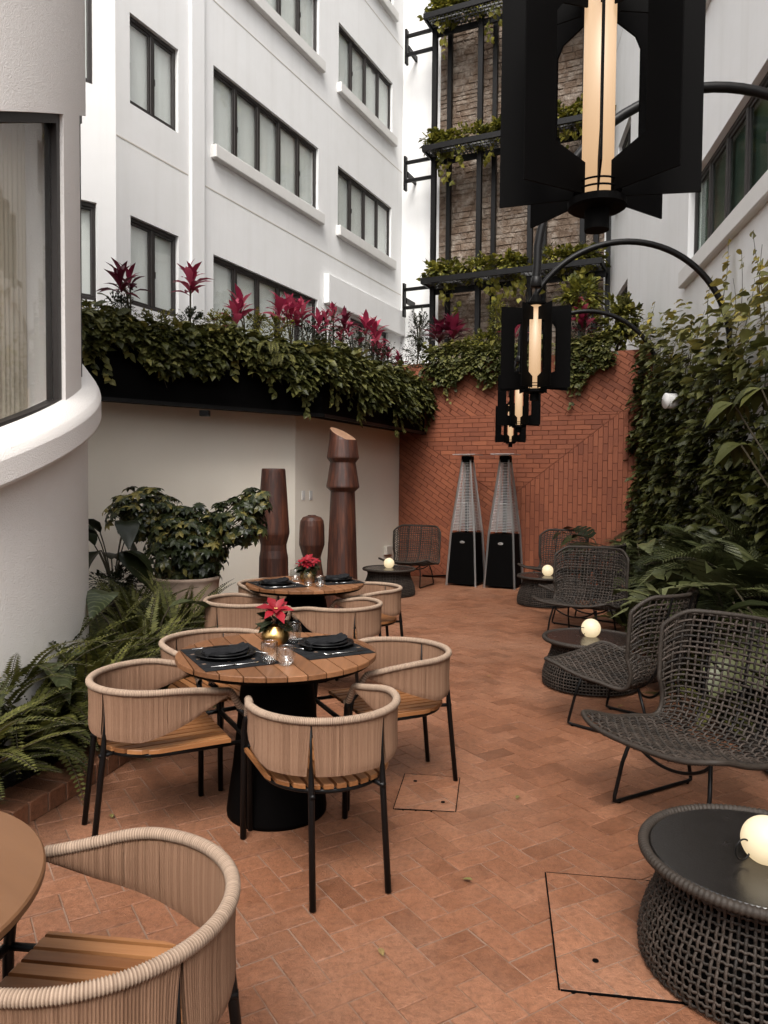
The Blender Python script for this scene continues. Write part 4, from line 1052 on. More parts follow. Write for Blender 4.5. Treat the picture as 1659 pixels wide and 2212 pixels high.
def make_lounge():
    t = thing('lounge_chair', '', 'chair'); m = MB(); nu, nv = 24, 42; r = .0064
    us = np.linspace(-.965, .965, nu); vs = np.linspace(.012, .988, nv)
    for i, u in enumerate(us):
        vv = np.linspace(0.0, 1.0, (nv)*2+1); U = np.full_like(vv, u+.003*rng.normal()); P = shell(U, vv); Nn = snorm(U, vv)
        ph = np.cos((vv-vs[0])/(vs[1]-vs[0])*PI+i*PI); P = P+Nn*(.0045*ph)[:, None]; m.tube(P, r, 5, cap=False, rnd=float(rng.random()), flat=.7, up=Nn)
    for j, v_ in enumerate(vs):
        uu = np.linspace(-1, 1, nu*2+1); Vv = np.full_like(uu, v_+.0015*rng.normal()); P = shell(uu, Vv); Nn = snorm(uu, Vv)
        ph = -np.cos((uu-us[0])/(us[1]-us[0])*PI+j*PI); P = P+Nn*(.0045*ph)[:, None]; m.tube(P, r, 5, cap=False, rnd=float(rng.random()), flat=.7, up=Nn)
    m.build('woven_shell', W['rope'], t, True)
    # wrapped outline
    k = 260; a = np.linspace(-1, 1, k); b = np.linspace(0, 1, k)
    loop = np.concatenate([shell(a, np.zeros(k)), shell(np.ones(k), b)[1:], shell(a[::-1], np.ones(k))[1:], shell(-np.ones(k), b[::-1])[1:-1]])
    d = np.r_[0, np.cumsum(np.linalg.norm(np.diff(np.vstack([loop, loop[:1]]), axis=0), axis=1))]; Lt = d[-1]; n = int(Lt/.0055); n -= n % 2
    q = np.linspace(0, Lt, n, endpoint=False); L2 = np.vstack([loop, loop[:1]]); pts = np.stack([np.interp(q, d, L2[:, c]) for c in range(3)], -1)
    for _ in range(6): pts = (np.roll(pts, 1, 0)+pts*2+np.roll(pts, -1, 0))/4
    m = MB(); m.tube(pts, .0125+.0012*np.where(np.arange(n) % 2 == 0, 1, -1), 8, closed=True, rnd=.45); m.build('rim', W['rope'], t, True)
    # three seams down the back
    m = MB()
    for u in (-.5, 0, .5): vv = np.linspace(.0, 1, 60); P = shell(np.full(60, u), vv)-snorm(np.full(60, u), vv)*.010; m.tube(P, .007, 6, cap=False)
    m.build('back_ribs', W['black'], t, True)
    for sg in (-1, 1):
        m = MB(); x = .25; pts = [(sg*(x-.035), .20, .33), (sg*(x-.01), .235, .2), (sg*x, .272, .04), (sg*x, .275, .016), (sg*x, .25, .010), (sg*x, 0, .010), (sg*x, -.25, .010), (sg*x, -.275, .016), (sg*x, -.272, .04), (sg*(x-.01), -.22, .2), (sg*(x-.035), -.17, .315)]
        m.tube(pts, .0095, 8); m.build('sled_leg', W['black'], t, True)
        f_ = MB()
        for yy in (.245, -.245): f_.lathe([(.011, .0), (.011, .008)], 10, (sg*x, yy, 0))
        f_.build('foot_pad', W['black_soft'], COL.objects[t.children[-1].name])
    m = MB()
    for y, z in ((.2, .325), (-.17, .31)):
        s_ = np.linspace(-1, 1, 17); m.tube(np.stack([s_*.215, np.full(17, y), z-.085*(1-s_**2)**.8], -1), .008, 8)
    m.build('crossbar', W['black'], t, True); return t
LG = make_lounge(); GL = 'woven dark rope lounge chairs'
lc = [((1.48, 3.42), (-.87, -.49), 'dark woven lounge chair nearest the viewer at the right edge, facing left'),
      ((1.56, 4.66), (-.71, .70), 'dark woven lounge chair seen from the side, overlapping the second wicker table'),
      ((1.985, 7.34), (-.6, -.8), 'dark woven lounge chair with its open back seen whole, behind the second wicker table'),
      ((2.24, 8.12), (-.72, .69), 'dark woven lounge chair mostly hidden behind another, only its seat and top edge showing'),
      ((2.40, 10.30), (-.70, -.71), 'dark woven lounge chair at the far right corner by the brick wall and dark leaves'),
      ((.42, 11.1), (-.42, -.90), 'dark woven lounge chair in the far left corner against the brick wall')]
for i, (p, f, l) in enumerate(lc): place(LG, i == 0, (p[0], p[1], .002), ang2(*f), l, GL)

# ------------------------------------------------------------------ woven drum table
def make_drum():
    t = thing('wicker_table', '', 'table'); Hh = .37; R = .362
    prof = np.array([(.352, .012), (.357, .05), (.352, .10), (.335, .16), (.310, .22), (.293, .27), (.290, .30), (.305, .33), (.345, .352)])
    PP = spline(prof, 120); d = np.r_[0, np.cumsum(np.linalg.norm(np.diff(PP, axis=0), axis=1))]; f = lambda q: (np.interp(q*d[-1], d, PP[:, 0]), np.interp(q*d[-1], d, PP[:, 1]))
    nth, nr = 92, 17; m = MB(); qs = np.linspace(.02, .97, nr)
    for i in range(nth):
        q = np.linspace(0, 1, nr*2+1); r_, z_ = f(q); off = .004*np.cos((q-qs[0])/(qs[1]-qs[0])*PI+i*PI); th = i*2*PI/nth+.004*rng.normal()
        P = np.stack([(r_+off)*math.cos(th), (r_+off)*math.sin(th), z_], -1); m.tube(P, .0052, 5, cap=False, rnd=float(rng.random()), flat=.7, up=(math.cos(th), math.sin(th), 0))
    for j, q in enumerate(qs):
        th = np.arange(nth*2)*PI/nth; r_, z_ = f(q); off = -.004*np.cos(np.arange(nth*2)*PI+0+j*PI) ; off = -.004*np.cos(th*nth+j*PI)
        P = np.stack([(r_+off)*np.cos(th), (r_+off)*np.sin(th), np.full(nth*2, float(z_))], -1); m.tube(P, .0052, 5, closed=True, rnd=float(rng.random()), flat=.7, up=np.stack([np.cos(th), np.sin(th), 0*th], -1))
    m.build('woven_base', W['rope'], t, True)
    m = MB(); pr = PP[::6]-[.022, 0]; m.lathe([(a_, b_) for a_, b_ in pr], 48, cap=False); m.build('inner_drum', W['black_soft'], t, True)
    n = 560; th = np.arange(n)*2*PI/n; m = MB(); m.tube(np.stack([.350*np.cos(th), .350*np.sin(th), np.full(n, .358)], -1), .0165+.0013*np.where((np.arange(n)//2) % 2 == 0, 1, -1), 10, closed=True, rnd=.4); m.build('rim', W['rope'], t, True)
    m = MB(); m.lathe([(.0, .345), (.330, .345), (.330, .363), (.327, .366), (.0, .366)], 72, cap=False); m.build('tabletop', W['tabletop'], t); return t
DT = make_drum(); GD = 'woven drum side tables'
tp = [((1.20, 2.30), 'large round wicker table cut by the right edge in the foreground'), ((1.59, 5.62), 'round wicker table between the two lounge chairs that face each other at the middle right'),
      ((2.08, 9.45), 'round wicker table near the far right heater, partly behind a lounge chair'), ((.075, 10.15), 'round wicker table at the far left by the cream wall and its low socket box')]
for i, (p, l) in enumerate(tp): place(DT, i == 0, (p[0], p[1], .002), rng.random()*6, l, GD)
def make_ball():
    t = thing('globe_lamp', '', 'lamp'); a = np.linspace(-1.05, PI/2, 22); m = MB(); m.lathe([(.073*math.cos(x)+.0001, .073*math.sin(x)+.063) for x in a], 40); m.build('globe', W['lamp'], t, True)
    m = MB(); th = np.linspace(0, 2*PI, 28, endpoint=False); m.tube([(-.088+.030*math.cos(x)*.95, .0, .046+.032*math.sin(x)) for x in th], .0028, 6, closed=True); m.build('carry_ring', W['black'], t, True); return t
BL_ = make_ball(); GB = 'glowing globe lamps'
bp = [((1.135, 2.255), 1.0, 'glowing globe lamp on the foreground wicker table at the right edge', .3), ((1.60, 5.66), 1, 'glowing globe lamp on the second wicker table, centre right', .5), ((2.11, 9.48), 1, 'glowing globe lamp on the third wicker table near the heaters', .2), ((.075, 10.2), 1, 'globe lamp on the wicker table in the far left corner, its ring on the right', PI)]
for i, (p, s_, l, rz) in enumerate(bp):
    if i == 0: q = atz(1633, 1868, .369); p = (q.x+.045, q.y+.03)
    place(BL_, i == 0, (p[0], p[1], .3685), rz, l, GB)

# ------------------------------------------------------------------ pyramid patio heater
def make_heater():
    t = thing('patio_heater', '', 'heater'); hw = lambda z: np.interp(z, [0, .8, 1.90], [.232, .185, .062])
    m = MB(); z0, z1 = .03, .795
    def fr(mb, z0, z1, k=1.0):
        a, b = hw(z0)*k, hw(z1)*k; mb.add([(-a,-a,z0),(a,-a,z0),(a,a,z0),(-a,a,z0),(-b,-b,z1),(b,-b,z1),(b,b,z1),(-b,b,z1)], np.array([(0,3,2,1),(4,5,6,7),(0,1,5,4),(1,2,6,5),(2,3,7,6),(3,0,4,7)]))
    fr(m, z0, z1, .95); m.build('base_cabinet', W['black_soft'], t)
    for sx in (-1, 1):
        for sy in (-1, 1):
            m = MB(); m.tube([(sx*hw(z), sy*hw(z), z) for z in (.0, .8, 1.90)], .0155, 4, rnd=.5); m.tube([(sx*(hw(z)-.012), sy*(hw(z)-.03), z) for z in (.0, .8, 1.88)], .004, 4)
            m.build('corner_post', W['steel'], t)
    m = MB()
    for k in range(46):
        z = .84+k*.0230; a = hw(z)*.97
        for p, q in (((-a, -a), (a, -a)), ((a, -a), (a, a)), ((a, a), (-a, a)), ((-a, a), (-a, -a))): m.tube([(p[0], p[1], z), (q[0], q[1], z)], .0036, 4, cap=False)
    for sx, sy in ((-.45, -1), (.45, -1), (-.45, 1), (.45, 1), (1, -.45), (1, .45), (-1, -.45), (-1, .45)):
        if sy == -1 or sx == 1: m.tube([(sx*hw(z), sy*hw(z), z) for z in (.82, 1.25)], .003, 4, cap=False)
    a = hw(1.25); m.tube([(-.45*a, -a, 1.25), (.45*a, -a, 1.25)], .003, 4)
    m.build('wire_guard', W['steel'], t)
    m = MB(); m.lathe([(.03, .80), (.03, 1.86)], 24); m.build('burner_tube', W['black_soft'], t, True)
    m = MB(); m.bbox((-.075, -.075, 1.86), (.075, .075, 1.955), .006); m.build('burner', W['black_soft'], t)
    m = MB(); m.bbox((-.062, -.062, 1.955), (.062, .062, 1.975), .003); m.bbox((-.18, -.18, 1.972), (.18, .18, 1.982), .004); m.build('cap', W['steel'], t)
    m = MB(); th = np.linspace(0, 2*PI, 28, endpoint=False); y = -hw(.66)*.95-.004
    V = [np.stack([r*.040*np.cos(th), np.full(28, y-dy), .66+r*.019*np.sin(th)], -1) for r, dy in ((1, 0), (.97, .006), (.80, .007), (.01, .006))]; m.grid(np.array(V), .5, closed_u=True); b_ = m.build('badge', W['steel'], t)
    m = MB(); m.box((-.026, y-.0085, .655), (.026, y-.006, .6575)); m.box((-.022, y-.0085, .6625), (.022, y-.006, .665)); m.build('badge_mark', W['black'], b_)
    return t
HT = make_heater(); a = math.atan2(BD.y, BD.x)
place(HT, True, (1.265, 11.28, 0), a-.03, 'left one of the two pyramid patio heaters before the brick wall', 'pyramid patio heaters')
place(HT, False, (1.80, 11.03, 0), a-.02, 'right one of two pyramid patio heaters, next to the far right lounge chair', 'pyramid patio heaters')

# ------------------------------------------------------------------ carved wooden posts
def post(name, label, loc, prof, slant=0.0, rz=0, n=28, facets=0):
    t = thing('carved_post', label, 'sculpture', loc, rz, 'carved wooden posts'); th = np.arange(n)*2*PI/n; V = []; P = []
    for k in range(len(prof)-1):
        (r0, z0), (r1, z1) = prof[k], prof[k+1]
        for q in np.linspace(0, 1, 5)[:-1]: P.append((r0+(r1-r0)*q, z0+(z1-z0)*q))
    P.append(prof[-1]); H = prof[-1][1]; ph = rng.random(5)*6
    for r, z in P:
        rr = r*(1+.018*np.sin(th*3+ph[0]+z*1.1)+.012*np.sin(th*5+ph[1]-z*2)); zz = z+(slant*np.cos(th-2.6)*r/prof[-1][0] if z > H-.02 else 0)
        V.append(np.stack([rr*np.cos(th), rr*np.sin(th), zz+0*th], -1))
    m = MB(); m.grid(np.array(V), .5, closed_u=True); m.build('trunk', W['carved'], t, False)
    top = V[-1]; c = top.mean(0); m = MB(); m.grid(np.array([top, (top*.96+c*.04)+[0, 0, .006], c+(top-c)*.05+[0, 0, .007]]), .5, closed_u=True)
    m.add(c+(top-c)*.05+[0, 0, .007], [tuple(range(n))]); m.build('end_face', W['endgrain'] if slant else W['carved'], t)
    if slant is not None:
        m = MB(); z = np.linspace(H*.25, H*.75, 12); m.tube([(prof[0][0]*.93*math.cos(-1.2), prof[0][0]*.93*math.sin(-1.2), q) for q in z], .0, 3)
    return t
def at_wall(x, d): r = ray(x, 1045); return (r.x*d/r.y, d, 0)
post('p', 'tallest carved wooden post, banded and cut on a slant at its pale top', at_wall(740, 8.7), [(.200, 0), (.178, .55), (.152, 1.2), (.143, 1.425), (.147, 1.435), (.193, 1.480), (.194, 1.495), (.152, 1.755), (.150, 1.77), (.187, 1.822), (.188, 1.835), (.152, 2.10)], .085)
post('p', 'left carved wooden post with a flat top and one waisted notch', at_wall(591, 8.0), [(.172, 0), (.156, .72), (.142, .80), (.140, .86), (.171, .975), (.172, 1.0), (.150, 1.35), (.127, 1.66), (.124, 1.675)], .0)
post('p', 'small carved wooden post with a rounded head between the two taller ones', at_wall(674, 8.85), [(.172, 0), (.150, .38), (.108, .64), (.112, .66), (.152, .79), (.153, .81), (.147, 1.02), (.138, 1.08), (.11, 1.12), (.05, 1.14)], .0)

# ------------------------------------------------------------------ hanging lanterns and their curved arms
def make_lantern():
    t = thing('lantern', '', 'lantern')      # origin at the bottom of the cap
    m = MB(); m.lathe([(.036, .035), (.036, .535)], 32); m.build('light_tube', W['tube'], t, True)
    m = MB(); m.lathe([(.0, -.045), (.028, -.045), (.028, .0), (.060, .002), (.066, .006), (.066, .022), (.06, .024), (.0, .024)], 36, cap=False)
    for z in (.042, .058): m.tube([(.052*math.cos(a_), .052*math.sin(a_), z) for a_ in np.linspace(0, 2*PI, 28, endpoint=False)], .0025, 6, closed=True)
    for k in range(6): m.box((.050*math.cos(k*PI/3)-.002, .050*math.sin(k*PI/3)-.002, .02), (.050*math.cos(k*PI/3)+.002, .050*math.sin(k*PI/3)+.002, .06))
    m.build('bottom_cap', W['black_soft'], t)
    m = MB(); m.lathe([(.0, .535), (.060, .535), (.066, .54), (.066, .552), (.04, .560), (.02, .60), (.0, .60)], 36, cap=False); m.build('top_cap', W['black_soft'], t)
    m = MB(); m.tube([(0, 0, .59), (0, 0, .66)], .006, 8); m.tube([(.016*math.cos(a_), 0, .668+.016*math.sin(a_)) for a_ in np.linspace(0, 2*PI, 16, endpoint=False)], .004, 6, closed=True); m.build('hanger', W['black'], t)
    poly_o = [(.050, .075), (.062, .055), (.224, .030), (.224, .520), (.062, .508), (.050, .49)]
    for k in range(8):
        a_ = k*2*PI/8; m = MB(); th = .002
        # C-shaped fin: outer bar, lower arm, upper arm
        M = Matrix.Rotation(a_, 4, 'Z') @ Matrix.Rotation(PI/2, 4, 'X')
        pts_o = [(.042, .030), (.224, .024), (.224, .515), (.042, .520)]
        pts_i = [(.042, .445), (.118, .430), (.136, .408), (.136, .128), (.042, .100)]
        V = pts_o+pts_i; n = len(V); v = np.array([(x, z, -th) for x, z in V]+[(x, z, th) for x, z in V], float); mm = np.array(M); v = v @ mm[:3, :3].T
        o = list(range(n)); poly = o                     # outer corners then the inner notch: one simple ring
        fr = [(0, 1, 7, 8), (1, 2, 6, 7), (2, 3, 4, 5), (2, 5, 6)]; f = []
        f += [q[::-1] for q in fr]+[tuple(i+n for i in q) for q in fr]
        for i in range(n): j = (i+1) % n; f.append((i, j, j+n, i+n))
        m.add(v, f); m.build('fin', W['black_soft'], t)
    return t
LN = make_lantern(); GN = 'finned lanterns hung in a row'
zc = 2.095
ln = [(at_wall(1278, 1.74), 'largest finned black lantern with a glowing amber tube, hanging at the top right'), (at_wall(1151, 4.6), 'second finned lantern in the row, hanging in front of the planted ledge'),
      (at_wall(1118, 7.4), 'third finned lantern, partly behind the second one'), (at_wall(1101, 10.3), 'smallest, farthest finned lantern, just above the patio heaters')]
for i, (p, l) in enumerate(ln):
    place(LN, i == 0, (p[0], p[1], zc+(.07 if i == 0 else 0)), math.atan2(-p[1], -p[0])+(.03 if i == 0 else PI/8+.04), l, GN)
    if i == 0: L0 = Vector((p[0], p[1], 0))
def make_arm():
    t = thing('lamp_post', '', 'lamp post'); e = 1.0; pts = []        # lantern hook at origin (x=0); post foot at x=2
    pts += [(0, 0, 2.765), (0, 0, 2.80), (.005, 0, 2.86)]
    for a_ in np.linspace(PI*.96, 0, 40): pts.append((1.0+1.0*math.cos(a_), 0, 2.86+1.04*math.sin(a_)))
    pts += [(2.0, 0, 2.4), (2.0, 0, 1.2), (2.0, 0, .05)]
    m = MB(); m.tube(pts, [.030 if q[0] > .3 else .026 for q in pts], 14); m.build('curved_pole', W['black'], t, True)
    m = MB(); m.lathe([(.030, 2.74), (.034, 2.745), (.034, 2.80), (.028, 2.806)], 20); m.build('end_collar', W['black'], t, True)
    m = MB(); m.lathe([(.09, .0), (.09, .012), (.034, .014), (.034, .06)], 24, (2.0, 0, .03)); m.build('base_plate', W['black'], t); return t
AR = make_arm(); GA = 'curved lamp posts along the right wall'
al_ = ['nearest curved lamp post, holding the largest lantern from above the picture edge', 'curved black lamp post running out of the right edge and holding the second lantern', 'curved black lamp post arching over the ivy and holding the third lantern', 'farthest and smallest curved lamp post, arching over the brick wall corner']
for i, (p, l) in enumerate(ln): place(AR, i == 0, (p[0], p[1], 0), math.radians(-6.0), al_[i], GA)

# ------------------------------------------------------------------ speaker on the ivy wall
q = RW.hit(1447, 866, .34); sp = RW.P(q[0], q[1], .34); t = thing('wall_speaker', 'small round white loudspeaker fixed to the ivy-covered wall', 'speaker', tuple(sp), -PI/2+.12)
m = MB(); m.lathe([(.0, -.10), (.058, -.10), (.079, -.07), (.083, -.06), (.083, .035)], 36); V = m.v[-1]; m.v[-1] = np.stack([V[:, 0], -V[:, 2], V[:, 1]], -1); m.build('housing', W['trim'], t, True)
m = MB(); m.lathe([(.083, .036), (.086, .040), (.084, .052), (.0, .058)], 36, cap=False); V = m.v[-1]; m.v[-1] = np.stack([V[:, 0], -V[:, 2], V[:, 1]], -1); m.build('grille', W['trim'], t, True)
m = MB(); m.box((-.02, .09, -.02), (.02, .33, .02)); m.build('bracket', W['trim'], t)

# ------------------------------------------------------------------ steel trellis in front of the masonry
TO = .55; t = thing('steel_trellis', 'black steel trellis with grated shelves in front of the masonry wall', 'trellis', tuple(FAR.P(0, 0, TO)))
ORT = FAR.P(0, 0, TO); M = Matrix.Rotation(math.atan2(BD.y, BD.x), 4, 'Z')        # local -y towards the court
fx = lambda x, y=500: FAR.hit(x, y, TO)[0]
def tb(mb, x0, x1, y0, y1, z0, z1, c=.006): mb.bbox((x0, y0, z0), (x1, y1, z1), c, M)
for x in (936, 1034, 1145, 1259):
    s_ = fx(x); m = MB(); tb(m, s_-.055, s_+.055, -.05, .05, 2.4, 15); m.build('post', W['black'], t)
for x in (955, 1054, 1166, 1281, 1309):
    s_ = fx(x); m = MB(); tb(m, s_-.05, s_+.05, .34, .44, 2.4, 15); m.build('rear_post', W['black'], t)
shz = [FAR.hit(912, y, TO+.45)[1] for y in (607, 322, 38)]; shz.append(shz[-1]*2-shz[-2])
s0_, s1_ = FAR.hit(912, 400, TO+.45)[0], FAR.hit(1309, 560, TO)[0]
for z in shz:
    m = MB(); tb(m, s0_, s1_, -.50, -.455, z-.07, z+.05); tb(m, s0_, s0_+.05, -.454, .3, z-.07, z+.045); tb(m, s0_+.051, s1_, .0, .05, z-.20, z-.071); tb(m, s1_-.05, s1_, -.454, .3, z-.07, z+.045); sh = m.build('shelf', W['black'], t)
    m = MB(); nb = 44
    for k in range(nb): x = s0_+.06+(s1_-s0_-.12)*k/(nb-1); m.box((x-.006, -.455, z-.03), (x+.006, .3, z-.002), M)
    for k in range(7): y = -.40+k*.11; m.box((s0_+.052, y-.004, z-.028), (s1_-.052, y+.004, z-.001), M)
    m.build('grating', W['grating'], sh)
    m = MB()
    sB_ = fx(877)
    for dz in (-.02, -.42): tb(m, sB_, fx(930), -.03, .03, z+dz-.035, z+dz+.035)
    tb(m, sB_-.05, sB_-.001, -.06, .06, z-.62, z+.12); tb(m, sB_-.04, sB_+.01, .061, TO-.002, z-.30, z-.18); m.build('wall_bracket', W['black'], t)
# ------------------------------------------------------------------ creeper spilling over the steel planter and the brick wall
def polyline(pts):
    P = [Vector(p) for p in pts]; L = [0]
    for a, b in zip(P[:-1], P[1:]): L.append(L[-1]+(b-a).length)
    def f(s):
        s = min(max(s, 0), L[-1]-1e-6)
        for k in range(len(P)-1):
            if s <= L[k+1]: d = (P[k+1]-P[k]).normalized(); return P[k]+d*(s-L[k]), Vector((d.y, -d.x))
    return f, L[-1]
pf, pl = polyline([E2, E1, E0])
def nz1(x, seed=0): return .5*math.sin(x*1.7+seed)+.3*math.sin(x*4.1+seed*2.3)+.2*math.sin(x*9.7+seed*.7)
def cascade(fn, L0_, L1_, N, size, ztop, zlow, depth, name, label, cat='creeper', seed=1, out=.10, m='ivy', topw=.45):
    mb = MB(); S_ = L0_+(L1_-L0_)*rng.random(N); P = []; D = []; U = []; R = []
    for s in S_:
        c, n = fn(s); zt = ztop(s)+.07*nz1(s*2.2, seed+2); zl = zlow(s)+.22*nz1(s*2.6, seed); k = rng.random()
        n3 = np.array([n.x, n.y, 0]); tan = np.array([-n.y, n.x, 0])
        if k < .38:       # top cushion
            o = -topw+ (topw+out)*rng.random(); z = zt-.02+.10*rng.normal()*.5-.25*max(0, o)**1.0; dd = n3*.5+tan*rng.normal()*.8+[0, 0, .25*rng.normal()+.05]; uu = np.array([0, 0, 1.0])+n3*.3+rng.normal(size=3)*.35; sh = .55
        else:
            t = rng.random()**.85; z = zt-(zt-zl)*t; o = out*(.3+1.0*math.sin(min(1, t*1.3)*PI*.6))*(.6+.6*rng.random())+.03*nz1(s*5+z*6, seed); dd = n3*(.8+.3*rng.normal())+tan*rng.normal()*.6+[0, 0, -.45+.3*rng.normal()]; uu = n3*.45+np.array([0, 0, .9])+rng.normal(size=3)*.38; sh = .5
        P.append((c.x+n3[0]*o, c.y+n3[1]*o, z)); D.append(dd); U.append(uu); R.append(np.clip(.12+.5*rng.random()+.10*nz1(s*3+z*4, 4)+(.14 if k < .38 else 0), 0, 1))
    P, D, U, R = map(np.array, (P, D, U, R)); Sx = size*(.5+.85*rng.random(N)); h_ = rng.random(N) < .6
    leaves(mb, 'heart', P[h_], D[h_], U[h_], Sx[h_], R[h_]); leaves(mb, 'oval', P[~h_], D[~h_], U[~h_], Sx[~h_]*1.35, R[~h_])
    # hanging runners
    sm = MB()
    for k in range(int((L1_-L0_)*5)):
        s = L0_+(L1_-L0_)*rng.random(); c, n = fn(s); zl = zlow(s)+.22*nz1(s*2.6, seed)+.1; ln_ = .12+.30*rng.random(); dr = rng.normal()*.25
        q = np.linspace(0, 1, 7)[:, None]; tan = np.array([-n.y, n.x, 0]); base = np.array([c.x+n.x*out*.8, c.y+n.y*out*.8, zl])
        pts = base+q*np.array([0, 0, -ln_])+tan*dr*ln_*q**2; sm.tube(pts, .0022, 4, cap=False)
        M_ = int(ln_/.022); tq = rng.random(M_)[:, None]; pp = base+tq*np.array([0, 0, -ln_])+tan*dr*ln_*tq**2
        leaves(mb, 'heart', pp, np.array([n.x*.4, n.y*.4, -.7])+tan*np.where(rng.random(M_) < .5, 1, -1)[:, None]*.7+rng.normal(size=(M_, 3))*.15, np.array([n.x, n.y, .5])+rng.normal(size=(M_, 3))*.25, size*(.6+.4*rng.random(M_)), .2+.6*rng.random(M_))
    t = thing(name, label, cat, (0, 0, 0)); t['kind'] = 'stuff'
    a_ = mb.build('leaves', W[m], t); b_ = sm.build('runners', W['stem'], t); return t
cascade(pf, .1, pl, 10500, .095, lambda s: 3.17-.02*s*0, lambda s: 2.78-.10*min(1, max(0, (s-3.0)/2.5))*1.6, .4, 'trailing_creeper', 'dense dark creeper spilling over the long black steel planter', seed=1)
bf = lambda s: ((K0+BD*s), Vector((BW.n.x, BW.n.y)))
cascade(bf, .45, 2.45, 3000, .078, lambda s: BH+.20, lambda s: 3.22-.12*math.sin(s*2), .4, 'wall_creeper', 'bright green creeper hanging over the brick wall left of the lanterns', seed=3, m='ivy', topw=.3)
cascade(bf, 2.62, 3.42, 1300, .078, lambda s: BH+.22, lambda s: 3.10+.2*abs(s-3.0), .4, 'wall_creeper', 'creeper hanging over the brick wall right of the lanterns', seed=5, topw=.3)
# shrubs rising from the planter, front to back
def along(x, y, off=-.12):
    """point on the planter line under picture column x"""
    best = None
    for s in np.linspace(0, pl, 300):
        c, n = pf(s); q = px(Vector((c.x+n.x*off, c.y+n.y*off, 3.2)))
        if best is None or abs(q[0]-x) < best[0]: best = (abs(q[0]-x), c, n)
    c, n = best[1], best[2]; p = c+n*off; r = ray(x, y); k = p.y/r.y
    return Vector((p.x, p.y, CAM_Z+r.z*k))
shr = [(205, 668, .20, .10, 'ivy', 'first small green shrub beside the round tower'), (262, 660, .16, .16, 'dark_leaf', 'airy dark shrub round the leftmost wine cordyline'), (345, 690, .24, .12, 'ivy', 'low green shrub between the two leftmost cordylines'),
       (408, 690, .14, .14, 'dark_leaf', 'dark shrub below the second cordyline'), (470, 690, .22, .14, 'yellow_leaf', 'yellowish green shrub left of the third cordyline'), (555, 690, .13, .13, 'yellow_leaf', 'yellow fern-like shrub between the third and fourth cordylines'),
       (600, 702, .18, .14, 'yellow_leaf', 'yellow green shrub below the fourth cordyline'), (660, 715, .22, .2, 'dark_leaf', 'dark airy shrub right of the fourth cordyline'), (705, 710, .24, .24, 'dark_leaf', 'tall dark fine-leaved shrub in front of the canopy window'),
       (760, 735, .28, .22, 'dark_leaf', 'fine-leaved shrub under the canopy band'), (815, 765, .3, .2, 'dark_leaf', 'fine-leaved shrub near the inner corner of the planter'), (868, 790, .3, .2, 'dark_leaf', 'fine-leaved shrub at the corner where planter meets brick')]
for x, y, rx, rz_, m_, l_ in shr:
    shrub(tuple(along(x, y)-Vector((0, 0, rz_*.3))), (rx, .16, rz_), int(1500*(rx+rz_)), .036, W[m_], l_, group='shrubs along the steel planter', rnd=(.25, .9), trunk=.2, sprigs=9)
cds = [(285, 605, .26, .24, 'wine', 3), (410, 606, .34, .26, 'pink', 2), (531, 664, .24, .29, 'pink', 2), (629, 662, .22, .29, 'pink', 3), (676, 690, .18, .2, 'pink', 2), (703, 690, .2, .2, 'pink', 1), (740, 694, .2, .2, 'wine', 2), (652, 672, .2, .22, 'pink', 1), (720, 678, .2, .2, 'pink', 1), (765, 712, .2, .2, 'pink', 2), (838, 765, .2, .18, 'wine', 1), (790, 705, .22, .28, 'pink', 2), (818, 743, .2, .25, 'pink', 2), (860, 776, .2, .2, 'wine', 1)]
cl = ['wine and green cordyline at the left end of the planter', 'tall magenta cordyline in front of the two-pane window', 'spreading magenta cordyline in front of the lower five-pane window', 'large magenta cordyline at the right of the five-pane window',
      'small magenta cordyline just right of the largest one', 'narrow magenta cordyline left of the canopy window', 'dull wine cordyline half lost in the shrubs', 'magenta cordyline leaning against the largest one on its right', 'magenta cordyline rising between two darker shrubs before the canopy window', 'low magenta cordyline under the left end of the canopy band', 'small wine cordyline low beside the planter corner', 'bright magenta cordyline in front of the canopy window', 'magenta cordyline at the right edge of the canopy window', 'small wine cordyline at the corner of the planter']
for (x, y, h, sz, m_, hd), l_ in zip(cds, cl):
    p = along(x, y, -.14); cordyline((p.x, p.y, p.z-h), h, 12, sz*1.06, W[m_], l_, heads=hd)
def onbrick(x, y, off=-.18):
    a, z = BW.hit(x, y, off); return BW.P(a, z, off)
p = onbrick(964, 712); cordyline((p.x, p.y, p.z-.35), .35, 30, .36, W['wine'], 'large wine-red cordyline on the brick wall in front of the trellis', heads=3)
p = onbrick(1256, 680); cordyline((p.x, p.y, p.z-.4), .4, 22, .34, W['pink'], 'magenta cordyline on the brick wall right of the second lantern', heads=2)
p = onbrick(1113, 712); cordyline((p.x, p.y, p.z-.4), .4, 18, .30, W['pink'], 'magenta cordyline half hidden behind the second lantern', heads=1)
